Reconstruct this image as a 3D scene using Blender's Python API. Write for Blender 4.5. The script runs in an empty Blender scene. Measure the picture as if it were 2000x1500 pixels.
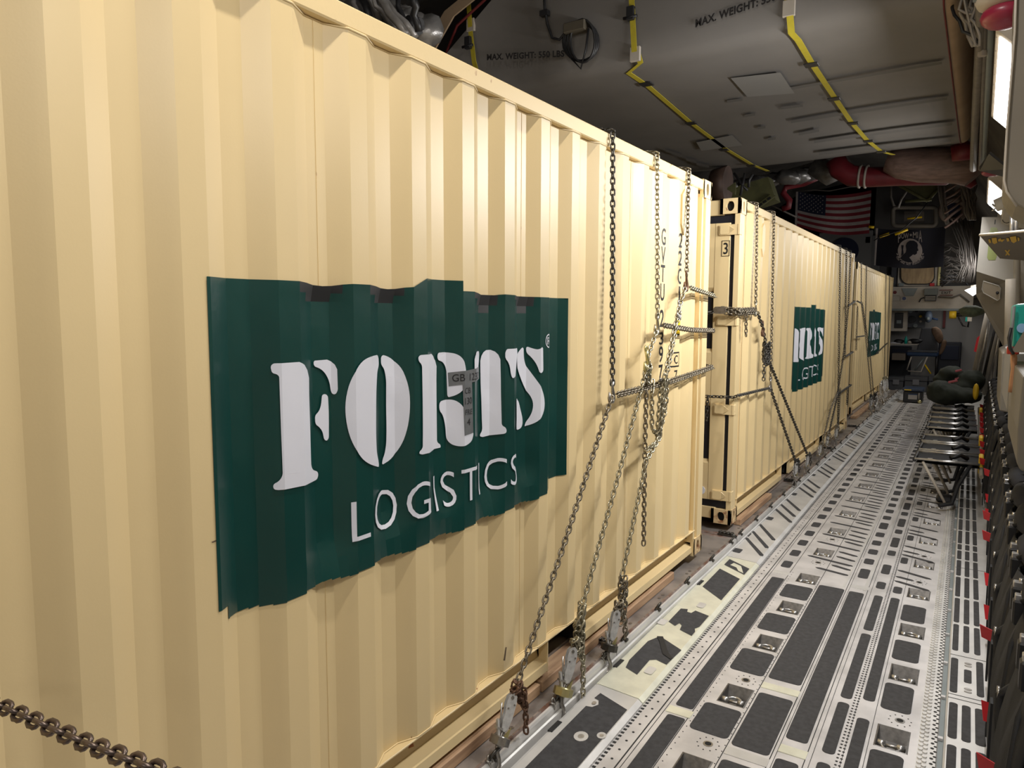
import bpy, bmesh, math, random
from mathutils import Matrix, Vector
random.seed(7)
PI = math.pi
D = bpy.data
SC = bpy.context.scene
COL = SC.collection

# ------------------------------------------------------------------ camera, world, exposure
YAW, PITCH, ROLL, FPX = 0.5745, 0.0961, 0.0034, 1405.0
CX, CZ = 1.596, 1.834
Fv = Vector((-math.sin(YAW)*math.cos(PITCH), math.cos(YAW)*math.cos(PITCH), -math.sin(PITCH)))
R0 = Vector((math.cos(YAW), math.sin(YAW), 0)); U0 = R0.cross(Fv)
Rv = R0*math.cos(ROLL)+U0*math.sin(ROLL); Uv = U0*math.cos(ROLL)-R0*math.sin(ROLL)
CAMP = Vector((CX, 0, CZ))
cam = D.cameras.new('camera'); cam.sensor_width = 36; cam.lens = 36*FPX/2000; cam.clip_start = .05; cam.clip_end = 100
camo = D.objects.new('camera', cam); COL.objects.link(camo)
m = Matrix((Rv, Uv, -Fv)).transposed().to_4x4(); m.translation = CAMP
camo.matrix_world = m; SC.camera = camo

w = D.worlds.new('world'); SC.world = w; w.use_nodes = True
w.node_tree.nodes['Background'].inputs[0].default_value = (.85, .9, 1, 1)
w.node_tree.nodes['Background'].inputs[1].default_value = .22
SC.view_settings.view_transform = 'Standard'; SC.view_settings.look = 'None'
SC.view_settings.gamma = 1; SC.view_settings.use_curve_mapping = False
SC.view_settings.exposure = 0.13
SC.cycles.use_denoising = True
SC.cycles.max_bounces = 6; SC.cycles.sample_clamp_indirect = 4

def area(loc, aim, sx, sy, watts, col=(1, .93, .82)):
    L = D.lights.new('lamp', 'AREA'); L.shape = 'RECTANGLE'; L.size = sx; L.size_y = sy; L.energy = watts; L.color = col
    o = D.objects.new('lamp_light', L); COL.objects.link(o)
    o.location = loc
    d = Vector(aim)-Vector(loc); z = -d.normalized(); y = Vector((0, 1, 0)); x = y.cross(z).normalized(); y = z.cross(x)
    mm = Matrix((x, y, z)).transposed().to_4x4(); mm.translation = Vector(loc); o.matrix_world = mm
    return o
# the row of fluorescent fixtures along the right side wall (geometry built below), one behind the camera too
FIX = [(-4.3, -2.6), (-.15, 1.5), (3.95, 5.62), (8.05, 9.75), (12.3, 14.0), (16.6, 18.2)]
for (a, b), wt in zip(FIX, (12, 10, 86, 25, 23, 27)):
    area((1.60, (a+b)/2, 2.93), (.2, (a+b)/2, 1.9 if a < 7 else 2.3), .16, b-a-.1, wt, (1, .98, .96))
# overhead dome lamp of the aft bay
area((.72, 1.5, 4.5), (.35, 1.6, 1.0), .10, .10, 50, (1, .94, .87))
area((.2, -4.5, 4.5), (.2, -1, 1.0), .3, .3, 30, (1, .95, .88))

area((.9, 21.2, 1.9), (.7, 21.6, .8), .6, .3, 1.8, (1, .97, .93))  # dim lamp added to brighten the crew recess, no fixture built
def ray(u, v): return Fv+Rv*((u-1000)/FPX)+Uv*((750-v)/FPX)
def at(u, v, x=None, y=None, z=None):
    """the point of the place seen at a photo position, on a plane of known x, y or z"""
    d = ray(u, v)
    t = (x-CAMP.x)/d.x if x is not None else (y-CAMP.y)/d.y if y is not None else (z-CAMP.z)/d.z
    return CAMP+d*t

# ------------------------------------------------------------------ materials
MATS = {}
def mat(name, col, rough=.6, metal=0., noise=.0, nscale=6., bump=0., bscale=40., col2=None, emis=0., stretch=None, coat=0., ramp=(.35, .62)):
    if name in MATS: return MATS[name]
    mt = D.materials.new(name); mt.use_nodes = True; nt = mt.node_tree; b = nt.nodes['Principled BSDF']
    b.inputs['Base Color'].default_value = (*col, 1); b.inputs['Roughness'].default_value = rough; b.inputs['Metallic'].default_value = metal
    if coat: b.inputs['Coat Weight'].default_value = coat; b.inputs['Coat Roughness'].default_value = .15
    if emis: b.inputs['Emission Color'].default_value = (*col, 1); b.inputs['Emission Strength'].default_value = emis
    if noise or bump:
        tc = nt.nodes.new('ShaderNodeTexCoord'); mp = nt.nodes.new('ShaderNodeMapping')
        nt.links.new(tc.outputs['Object'], mp.inputs[0])
        if stretch: mp.inputs['Scale'].default_value = stretch
    if noise:
        n = nt.nodes.new('ShaderNodeTexNoise'); n.inputs['Scale'].default_value = nscale; n.inputs['Detail'].default_value = 6
        nt.links.new(mp.outputs[0], n.inputs['Vector'])
        cr = nt.nodes.new('ShaderNodeValToRGB'); c2 = col2 or tuple(c*(1-noise) for c in col)
        cr.color_ramp.elements[0].position = ramp[0]; cr.color_ramp.elements[0].color = (*c2, 1)
        cr.color_ramp.elements[1].position = ramp[1]; cr.color_ramp.elements[1].color = (*col, 1)
        nt.links.new(n.outputs['Fac'], cr.inputs[0]); nt.links.new(cr.outputs[0], b.inputs['Base Color'])
    if bump:
        n2 = nt.nodes.new('ShaderNodeTexNoise'); n2.inputs['Scale'].default_value = bscale; n2.inputs['Detail'].default_value = 4
        nt.links.new(mp.outputs[0], n2.inputs['Vector'])
        bp = nt.nodes.new('ShaderNodeBump'); bp.inputs['Strength'].default_value = bump; bp.inputs['Distance'].default_value = .01
        nt.links.new(n2.outputs['Fac'], bp.inputs['Height']); nt.links.new(bp.outputs[0], b.inputs['Normal'])
    MATS[name] = mt; return mt

CREAM = mat('cream_paint', (.75, .585, .315), .42, 0, .07, 1.1, .02, 160)
CREAM2 = mat('cream_paint_chipped', (.75, .585, .315), .5, 0, .5, 16, .06, 60, col2=(.30, .12, .05), ramp=(.27, .33))
RUSTY = mat('cream_paint_rusty', (.62, .46, .25), .6, 0, .5, 18, .06, 60, col2=(.28, .12, .05), ramp=(.36, .50))
GASK = mat('black_gasket', (.008, .009, .016), .5)
BLACK = mat('black', (.012, .012, .013), .6)
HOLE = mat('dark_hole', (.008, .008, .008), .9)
GREEN = mat('green_foil', (.004, .047, .040), .30, 0, .12, 3, .12, 14, coat=.2)
WHITE = mat('white_foil', (.72, .73, .80), .42, 0, .03, 5, .03, 12)
INK = mat('black_ink', (.01, .01, .012), .5)
DUCT = mat('grey_duct_tape', (.20, .21, .22), .35, .3, .15, 30)
YELS = mat('yellow_sticker', (.85, .55, .01), .5)
ALU = mat('deck_aluminium', (.70, .68, .675), .42, .3, .25, 5, .04, 60)
ALU2 = mat('deck_aluminium_bright', (.70, .69, .67), .36, .3, .2, 4, .05, 30)
ZINC = mat('zinc_chromate_plate', (.80, .80, .66), .35, .3, .15, 9, .08, 25)
PAD = mat('antiskid_pad', (.035, .034, .036), .85, 0, .25, 40, .3, 300, col2=(.05, .05, .052))
GAP = mat('panel_gap', (.02, .02, .02), .8)
PANM = mat('pan_steel', (.20, .19, .18), .42, .6, .4, 30, .1, 60)
STEEL = mat('worn_steel', (.40, .38, .35), .32, .85, .3, 40, .1, 80)
BRIGHT = mat('bright_steel', (.62, .61, .60), .28, .85, .2, 30, .08, 60)
CHAIN = mat('chain_steel', (.27, .235, .18), .34, .8, .35, 30)
CHAINY = mat('chain_steel_zinc', (.42, .385, .28), .30, .8, .3, 30)
CHAINR = mat('chain_steel_rusty', (.16, .085, .05), .6, .4, .4, 50)
CHAIND = mat('chain_steel_dark', (.10, .095, .085), .4, .8, .3, 30)
ALUH = mat('cast_aluminium', (.66, .66, .65), .38, .45, .2, 40, .08, 80)
BRASS = mat('yellow_zinc', (.62, .56, .28), .3, .8, .2, 20)
PALLET = mat('pallet_skin', (.40, .36, .33), .38, .5, .3, 5, .06, 30, col2=(.22, .20, .19))
PALEDGE = mat('pallet_edge', (.42, .36, .33), .4, .5, .5, 14, col2=(.25, .13, .09))
WOOD = mat('lumber', (.52, .34, .20), .7, 0, .35, 5, .1, 30, col2=(.32, .19, .11), stretch=(6, .5, 6))
WOODG = mat('lumber_weathered', (.40, .32, .26), .75, 0, .35, 5, .1, 30, col2=(.24, .19, .16), stretch=(6, .5, 6))
WALLP = mat('interior_panel_grey', (.42, .40, .36), .6, 0, .08, 2, .02, 80)
WALLD = mat('interior_dark', (.075, .068, .062), .8, 0, .4, 3, .2, 9)
BEIGE = mat('beige_panel', (.20, .175, .135), .6, 0, .15, 2.5, .02, 60)
BULGE = mat('grey_liner', (.20, .188, .175), .65, 0, .12, 1.6, .03, 30)
PATCHM = mat('liner_patch', (.25, .245, .235), .6)
TAN = mat('tan_liner', (.42, .30, .19), .7, 0, .15, 3)
STENCIL = mat('stencil_black', (.02, .018, .018), .7)
YSTRAP = mat('yellow_strap', (.52, .43, .03), .7, 0, .1, 30)
REDTAPE = mat('dull_red', (.16, .02, .02), .6, 0, .2, 8)
REDDUCT = mat('red_duct', (.20, .018, .026), .45, 0, .25, 6, .1, 14)
PINKDUCT = mat('wrapped_duct', (.30, .20, .17), .5, 0, .35, 6, .15, 14, stretch=(1, 4, 4))
CABLE = mat('cable_grey', (.17, .15, .13), .5, 0, .2, 20)
CABLEB = mat('cable_black', (.02, .02, .022), .45)
FOILINS = mat('silver_insulation', (.34, .33, .32), .35, .5, .4, 9, .5, 18)
NAVY = mat('seat_fabric', (.016, .017, .022), .85, 0, .3, 14, .25, 260)
NAVY2 = mat('seat_webbing', (.006, .0065, .008), .7, 0, .2, 30, .15, 200)
REDTAG = mat('red_tag', (.55, .02, .025), .55)
BAG = mat('olive_bag', (.022, .028, .018), .85, 0, .35, 6, .5, 11)
YELLOW = mat('yellow_plastic', (.75, .48, .02), .5)
TEAL = mat('teal_case', (.0, .33, .27), .4)
AXE = mat('axe_wood', (.42, .20, .09), .45, 0, .25, 8, stretch=(4, 4, .7))
CASE = mat('black_case', (.012, .012, .013), .45, 0, .2, 20)
BLUE = mat('blue_cushion', (.015, .04, .10), .7)
GREYC = mat('grey_cushion', (.07, .072, .08), .8)
JACKET = mat('tan_jacket', (.22, .14, .09), .9, 0, .3, 9, .6, 14)
FLAGW = mat('flag_white', (.34, .30, .285), .9, 0, .15, 9)
FLAGR = mat('flag_red', (.16, .012, .02), .9)
FLAGB = mat('flag_navy', (.010, .013, .035), .9)
FLAGK = mat('flag_black', (.004, .004, .010), .9)
OLIVE = mat('green_primer', (.11, .11, .04), .7, 0, .3, 6)
PANELW = mat('white_equipment', (.52, .47, .40), .6, 0, .12, 6)
GREYEQ = mat('grey_equipment', (.22, .25, .25), .5, 0, .1, 6)
SKIN = mat('plywood_tan', (.50, .36, .20), .7, 0, .3, 4, col2=(.36, .25, .14), stretch=(5, 1, 1))
LAMP = mat('lamp_diffuser', (1, .97, .93), .5, emis=9)
GLOWP = mat('screen_blue', (.25, .45, 1), .5, emis=2)

# ------------------------------------------------------------------ mesh helpers
class MB:
    def __init__(s): s.v = []; s.f = []; s.m = []; s.mats = []; s.sm = []
    def mi(s, mt):
        if mt not in s.mats: s.mats.append(mt)
        return s.mats.index(mt)
    def add(s, vs, fs, mt, M=None, sm=False):
        o = len(s.v); k = s.mi(mt)
        for p in vs:
            p = Vector(p); s.v.append(tuple(M @ p) if M else tuple(p))
        for f in fs: s.f.append(tuple(i+o for i in f)); s.m.append(k); s.sm.append(sm)
        return s
    def box(s, x0, x1, y0, y1, z0, z1, mt, M=None, b=0):
        if b and min(x1-x0, y1-y0, z1-z0) > 2.2*b:
            P = []
            for (x, y, z) in [(x0, y0, z0), (x1, y0, z0), (x1, y1, z0), (x0, y1, z0), (x0, y0, z1), (x1, y0, z1), (x1, y1, z1), (x0, y1, z1)]:
                sx = b if x == x0 else -b; sy = b if y == y0 else -b; sz = b if z == z0 else -b
                P += [(x, y+sy, z+sz), (x+sx, y, z+sz), (x+sx, y+sy, z)]
            bm = bmesh.new(); [bm.verts.new(p) for p in P]; bmesh.ops.convex_hull(bm, input=bm.verts); bm.verts.index_update()
            s.add([v.co.copy() for v in bm.verts], [[v.index for v in f.verts] for f in bm.faces], mt, M); bm.free(); return s
        return s.add([(x0, y0, z0), (x1, y0, z0), (x1, y1, z0), (x0, y1, z0), (x0, y0, z1), (x1, y0, z1), (x1, y1, z1), (x0, y1, z1)],
                     [(0, 3, 2, 1), (4, 5, 6, 7), (0, 1, 5, 4), (1, 2, 6, 5), (2, 3, 7, 6), (3, 0, 4, 7)], mt, M)
    def prism(s, poly, h0, h1, mt, ax='z', M=None):
        """poly of 2-D points extruded along ax: z -> (a,b,h); x -> (h,a,b); y -> (a,h,b)"""
        g = {'z': lambda a, b, h: (a, b, h), 'x': lambda a, b, h: (h, a, b), 'y': lambda a, b, h: (a, h, b)}[ax]
        n = len(poly); vs = [g(a, b, h0) for a, b in poly]+[g(a, b, h1) for a, b in poly]
        return s.add(vs, [tuple(range(n-1, -1, -1)), tuple(range(n, 2*n))]+[(i, (i+1) % n, n+(i+1) % n, n+i) for i in range(n)], mt, M)
    def tube(s, pts, r, mt, n=8, closed=False, M=None, cap=True):
        pts = [Vector(p) for p in pts]; N = len(pts); vs = []; up = None
        rr = r if isinstance(r, (list, tuple)) else [r]*N
        for i, p in enumerate(pts):
            a = pts[i-1] if (i > 0 or closed) else p; b = pts[(i+1) % N] if (i < N-1 or closed) else p
            t = (b-a).normalized()
            if up is None:
                up = Vector((0, 0, 1)) if abs(t.z) < .9 else Vector((1, 0, 0))
            sd = t.cross(up)
            if sd.length < 1e-6: sd = t.cross(Vector((1, .3, 0)))
            sd.normalize(); up = sd.cross(t).normalized()
            for k in range(n):
                q = 2*PI*k/n; vs.append(p+(sd*math.cos(q)+up*math.sin(q))*rr[i])
        fs = []
        for i in range(N if closed else N-1):
            j = (i+1) % N
            for k in range(n):
                l = (k+1) % n; fs.append((i*n+k, i*n+l, j*n+l, j*n+k))
        s.add(vs, fs, mt, M, True)
        if cap and not closed: s.add(vs[:n], [tuple(range(n))], mt, M); s.add(vs[-n:], [tuple(range(n-1, -1, -1))], mt, M)
        return s
    def cyl(s, a, b, r, mt, n=16, M=None): return s.tube([a, b], r, mt, n, M=M)
    def ellip(s, c, r, mt, nu=14, nv=9, M=None, jit=0):
        vs = []; fs = []
        for j in range(nv+1):
            th = PI*j/nv
            for i in range(nu):
                ph = 2*PI*i/nu; k = 1+random.uniform(-jit, jit) if 0 < j < nv else 1
                vs.append((c[0]+r[0]*math.sin(th)*math.cos(ph)*k, c[1]+r[1]*math.sin(th)*math.sin(ph)*k, c[2]+r[2]*math.cos(th)*k))
        for j in range(nv):
            for i in range(nu): fs.append((j*nu+i, (j+1)*nu+i, (j+1)*nu+(i+1) % nu, j*nu+(i+1) % nu))
        return s.add(vs, fs, mt, M, True)
    def build(s, name, parent=None, bevel=0, sub=0, sharp=0):
        me = D.meshes.new(name); me.from_pydata(s.v, [], s.f)
        for mt in s.mats: me.materials.append(mt)
        me.polygons.foreach_set('material_index', s.m); me.polygons.foreach_set('use_smooth', s.sm)
        bm = bmesh.new(); bm.from_mesh(me); bmesh.ops.remove_doubles(bm, verts=bm.verts, dist=1e-5); bmesh.ops.recalc_face_normals(bm, faces=bm.faces); bm.to_mesh(me); bm.free()
        if sharp: me.set_sharp_from_angle(angle=math.radians(sharp))
        me.update(); o = D.objects.new(name, me); COL.objects.link(o)
        if parent: o.parent = parent
        if bevel:
            b = o.modifiers.new('b', 'BEVEL'); b.width = bevel; b.segments = 2; b.limit_method = 'ANGLE'
        if sub:
            b = o.modifiers.new('s', 'SUBSURF'); b.levels = sub; b.render_levels = sub
        return o

def tag(o, label, cat, group=None):
    o['label'] = label; o['category'] = cat
    if group: o['group'] = group
    return o
def thing(name, label, cat, loc=(0, 0, 0), group=None, rot=None):
    o = D.objects.new(name, None); COL.objects.link(o); o.location = loc; o.empty_display_size = .1
    if rot: o.rotation_euler = rot
    return tag(o, label, cat, group)
def struct(o): o['kind'] = 'structure'; return o
def copy_tree(o, loc=None, label=None):
    c = o.copy(); COL.objects.link(c)
    for ch in o.children:
        k = ch.copy(); COL.objects.link(k); k.parent = c
        for g in ch.children:
            q = g.copy(); COL.objects.link(q); q.parent = k
    if loc is not None: c.location = loc
    if label: c['label'] = label
    return c
def rrect(x0, x1, y0, y1, r, n=4):
    r = min(r, (x1-x0)/2-1e-4, (y1-y0)/2-1e-4); P = []
    for cx, cy, a in [(x1-r, y1-r, 0), (x0+r, y1-r, 90), (x0+r, y0+r, 180), (x1-r, y0+r, 270)]:
        for i in range(n+1):
            t = math.radians(a+90*i/n); P.append((cx+r*math.cos(t), cy+r*math.sin(t)))
    return P
def oval(cx, cy, rx, ry, n=16): return [(cx+rx*math.cos(2*PI*i/n), cy+ry*math.sin(2*PI*i/n)) for i in range(n)]

def text_polys(txt, bold=0., spacing=1.):
    """triangles of the built-in typeface: verts (x,y), faces; normalised to cap height 1"""
    cu = D.curves.new('t', 'FONT'); cu.body = txt; cu.size = 1; cu.offset = bold; cu.space_character = spacing; cu.resolution_u = 4
    ob = D.objects.new('t', cu); COL.objects.link(ob)
    dg = bpy.context.evaluated_depsgraph_get(); dg.update()
    me = D.meshes.new_from_object(ob.evaluated_get(dg))
    vs = [(v.co.x, v.co.y) for v in me.vertices]; fs = [tuple(p.vertices) for p in me.polygons]
    D.objects.remove(ob); D.curves.remove(cu); D.meshes.remove(me)
    return vs, fs
def fit_text(txt, a0, a1, b0, b1, bold=0., spacing=1.):
    vs, fs = text_polys(txt, bold, spacing)
    xs = [v[0] for v in vs]; ys = [v[1] for v in vs]
    return [(a0+(x-min(xs))/(max(xs)-min(xs))*(a1-a0), b0+(y-min(ys))/(max(ys)-min(ys))*(b1-b0)) for x, y in vs], fs
GLYPHS = [
  [(1.277,1.692),(1.283,1.7),(1.414,1.7),(1.415,1.559),(1.417,1.383),(1.452,1.368),(1.455,1.357),(1.449,1.343),(1.286,1.349),(1.276,1.353),(1.275,1.367),(1.289,1.373),(1.299,1.388),(1.298,1.501),(1.297,1.664),(1.292,1.67),(1.28,1.674)],
  [(1.446,1.698),(1.53,1.699),(1.531,1.604),(1.525,1.593),(1.517,1.593),(1.511,1.603),(1.506,1.633),(1.492,1.657),(1.473,1.673),(1.447,1.682)],
  [(1.476,1.595),(1.488,1.597),(1.499,1.59),(1.501,1.533),(1.499,1.461),(1.49,1.454),(1.48,1.461),(1.475,1.485),(1.463,1.5),(1.448,1.51),(1.447,1.537),(1.462,1.546),(1.471,1.563)],
  [(1.713,1.704),(1.643,1.703),(1.598,1.683),(1.567,1.637),(1.551,1.575),(1.55,1.513),(1.564,1.448),(1.591,1.395),(1.635,1.36),(1.702,1.338),(1.698,1.359),(1.684,1.388),(1.68,1.447),(1.683,1.53),(1.689,1.595),(1.701,1.652),(1.717,1.669)],
  [(1.73,1.704),(1.773,1.693),(1.813,1.662),(1.837,1.6),(1.843,1.53),(1.834,1.452),(1.813,1.393),(1.779,1.353),(1.727,1.339),(1.73,1.357),(1.74,1.373),(1.748,1.401),(1.751,1.521),(1.751,1.623),(1.743,1.657),(1.729,1.671)],
  [(1.875,1.689),(1.886,1.696),(2.014,1.696),(2.014,1.529),(2.015,1.372),(2.034,1.362),(2.037,1.35),(1.891,1.351),(1.876,1.357),(1.878,1.364),(1.895,1.373),(1.897,1.507),(1.895,1.662),(1.878,1.675)],
  [(2.02,1.697),(2.072,1.697),(2.109,1.69),(2.132,1.673),(2.147,1.634),(2.149,1.586),(2.133,1.553),(2.103,1.536),(2.078,1.531),(2.074,1.538),(2.072,1.599),(2.071,1.637),(2.055,1.661),(2.018,1.672)],
  [(2.03,1.518),(2.056,1.523),(2.095,1.522),(2.122,1.506),(2.139,1.481),(2.148,1.432),(2.154,1.392),(2.193,1.386),(2.192,1.377),(2.183,1.356),(2.151,1.344),(2.117,1.343),(2.084,1.356),(2.067,1.38),(2.062,1.43),(2.05,1.469),(2.029,1.487)],
  [(2.285,1.694),(2.392,1.695),(2.395,1.535),(2.399,1.387),(2.416,1.377),(2.424,1.361),(2.412,1.352),(2.299,1.351),(2.281,1.357),(2.281,1.364),(2.299,1.379),(2.288,1.543)],
  [(2.201,1.694),(2.278,1.693),(2.278,1.664),(2.246,1.597),(2.218,1.59),(2.201,1.601)],
  [(2.413,1.696),(2.572,1.695),(2.505,1.611),(2.484,1.577),(2.465,1.574),(2.453,1.592),(2.445,1.626),(2.43,1.646),(2.413,1.657)],
  [(2.601,1.7),(2.57,1.685),(2.54,1.652),(2.557,1.602),(2.592,1.548),(2.65,1.479),(2.66,1.445),(2.65,1.401),(2.624,1.369),(2.612,1.352),(2.66,1.36),(2.697,1.38),(2.728,1.417),(2.727,1.468),(2.7,1.516),(2.647,1.586),(2.612,1.631),(2.603,1.659)],
  [(2.623,1.7),(2.658,1.688),(2.682,1.683),(2.71,1.698),(2.714,1.588),(2.697,1.58),(2.687,1.584),(2.675,1.618),(2.652,1.649),(2.624,1.672)],
  [(2.527,1.486),(2.562,1.476),(2.582,1.43),(2.599,1.389),(2.597,1.353),(2.559,1.344),(2.531,1.354)],
]

# ------------------------------------------------------------------ containers
Z0 = .15; H = 2.591; LEN = 6.058
KN = [0, .072, .14, .21, .278]
def prof_fn(k0):
    def f(y):
        t = (y-(k0-.072)) % .278
        if t < .072: return -.004
        if t < .14: return -.004-.034*(t-.072)/.068
        if t < .21: return -.038
        return -.038+.034*(t-.21)/.068
    return f
def knots(k0, a, b):
    ks = [a]; i0 = int((a-k0)/.278)-2
    for i in range(i0, i0+40):
        for q in (-.072, 0, .068, .138):
            y = k0+.278*i+q
            if a+1e-4 < y < b-1e-4: ks.append(y)
    return sorted(ks)+[b]

def drape(name, polys, k0, dx, mt, parent, eps=.0015, xf=None, zc=(), extra=(), tris=None):
    """lay flat shapes given in (y,z) on the corrugated side, cutting them at each fold"""
    bm = bmesh.new()
    if tris:
        vs, fs = tris; V = [bm.verts.new((0, a, b)) for a, b in vs]
        for f in fs:
            try: bm.faces.new([V[i] for i in f])
            except ValueError: pass
    for P in polys:
        V = [bm.verts.new((0, a, b)) for a, b in P]; f = bm.faces.new(V); f.normal_update()
    bmesh.ops.triangulate(bm, faces=bm.faces[:], ngon_method='EAR_CLIP')
    ys = [v.co.y for v in bm.verts]; zs = [v.co.z for v in bm.verts]
    for y in knots(k0, min(ys), max(ys))[1:-1]+list(extra):
        bmesh.ops.bisect_plane(bm, geom=bm.verts[:]+bm.edges[:]+bm.faces[:], plane_co=(0, y, 0), plane_no=(0, 1, 0))
    for z in zc:
        if min(zs) < z < max(zs): bmesh.ops.bisect_plane(bm, geom=bm.verts[:]+bm.edges[:]+bm.faces[:], plane_co=(0, 0, z), plane_no=(0, 0, 1))
    p = prof_fn(k0)
    for v in bm.verts:
        v.co.x = dx+eps+(xf(v.co.y, v.co.z) if xf else p(v.co.y))
    for f in bm.faces:
        f.normal_update()
        if f.normal.x < 0: f.normal_flip()
    me = D.meshes.new(name); bm.to_mesh(me); bm.free(); me.materials.append(mt)
    o = D.objects.new(name, me); COL.objects.link(o); o.parent = parent; return o

def shifted(P, dy, dz=0): return [(a+dy, b+dz) for a, b in P]

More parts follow.
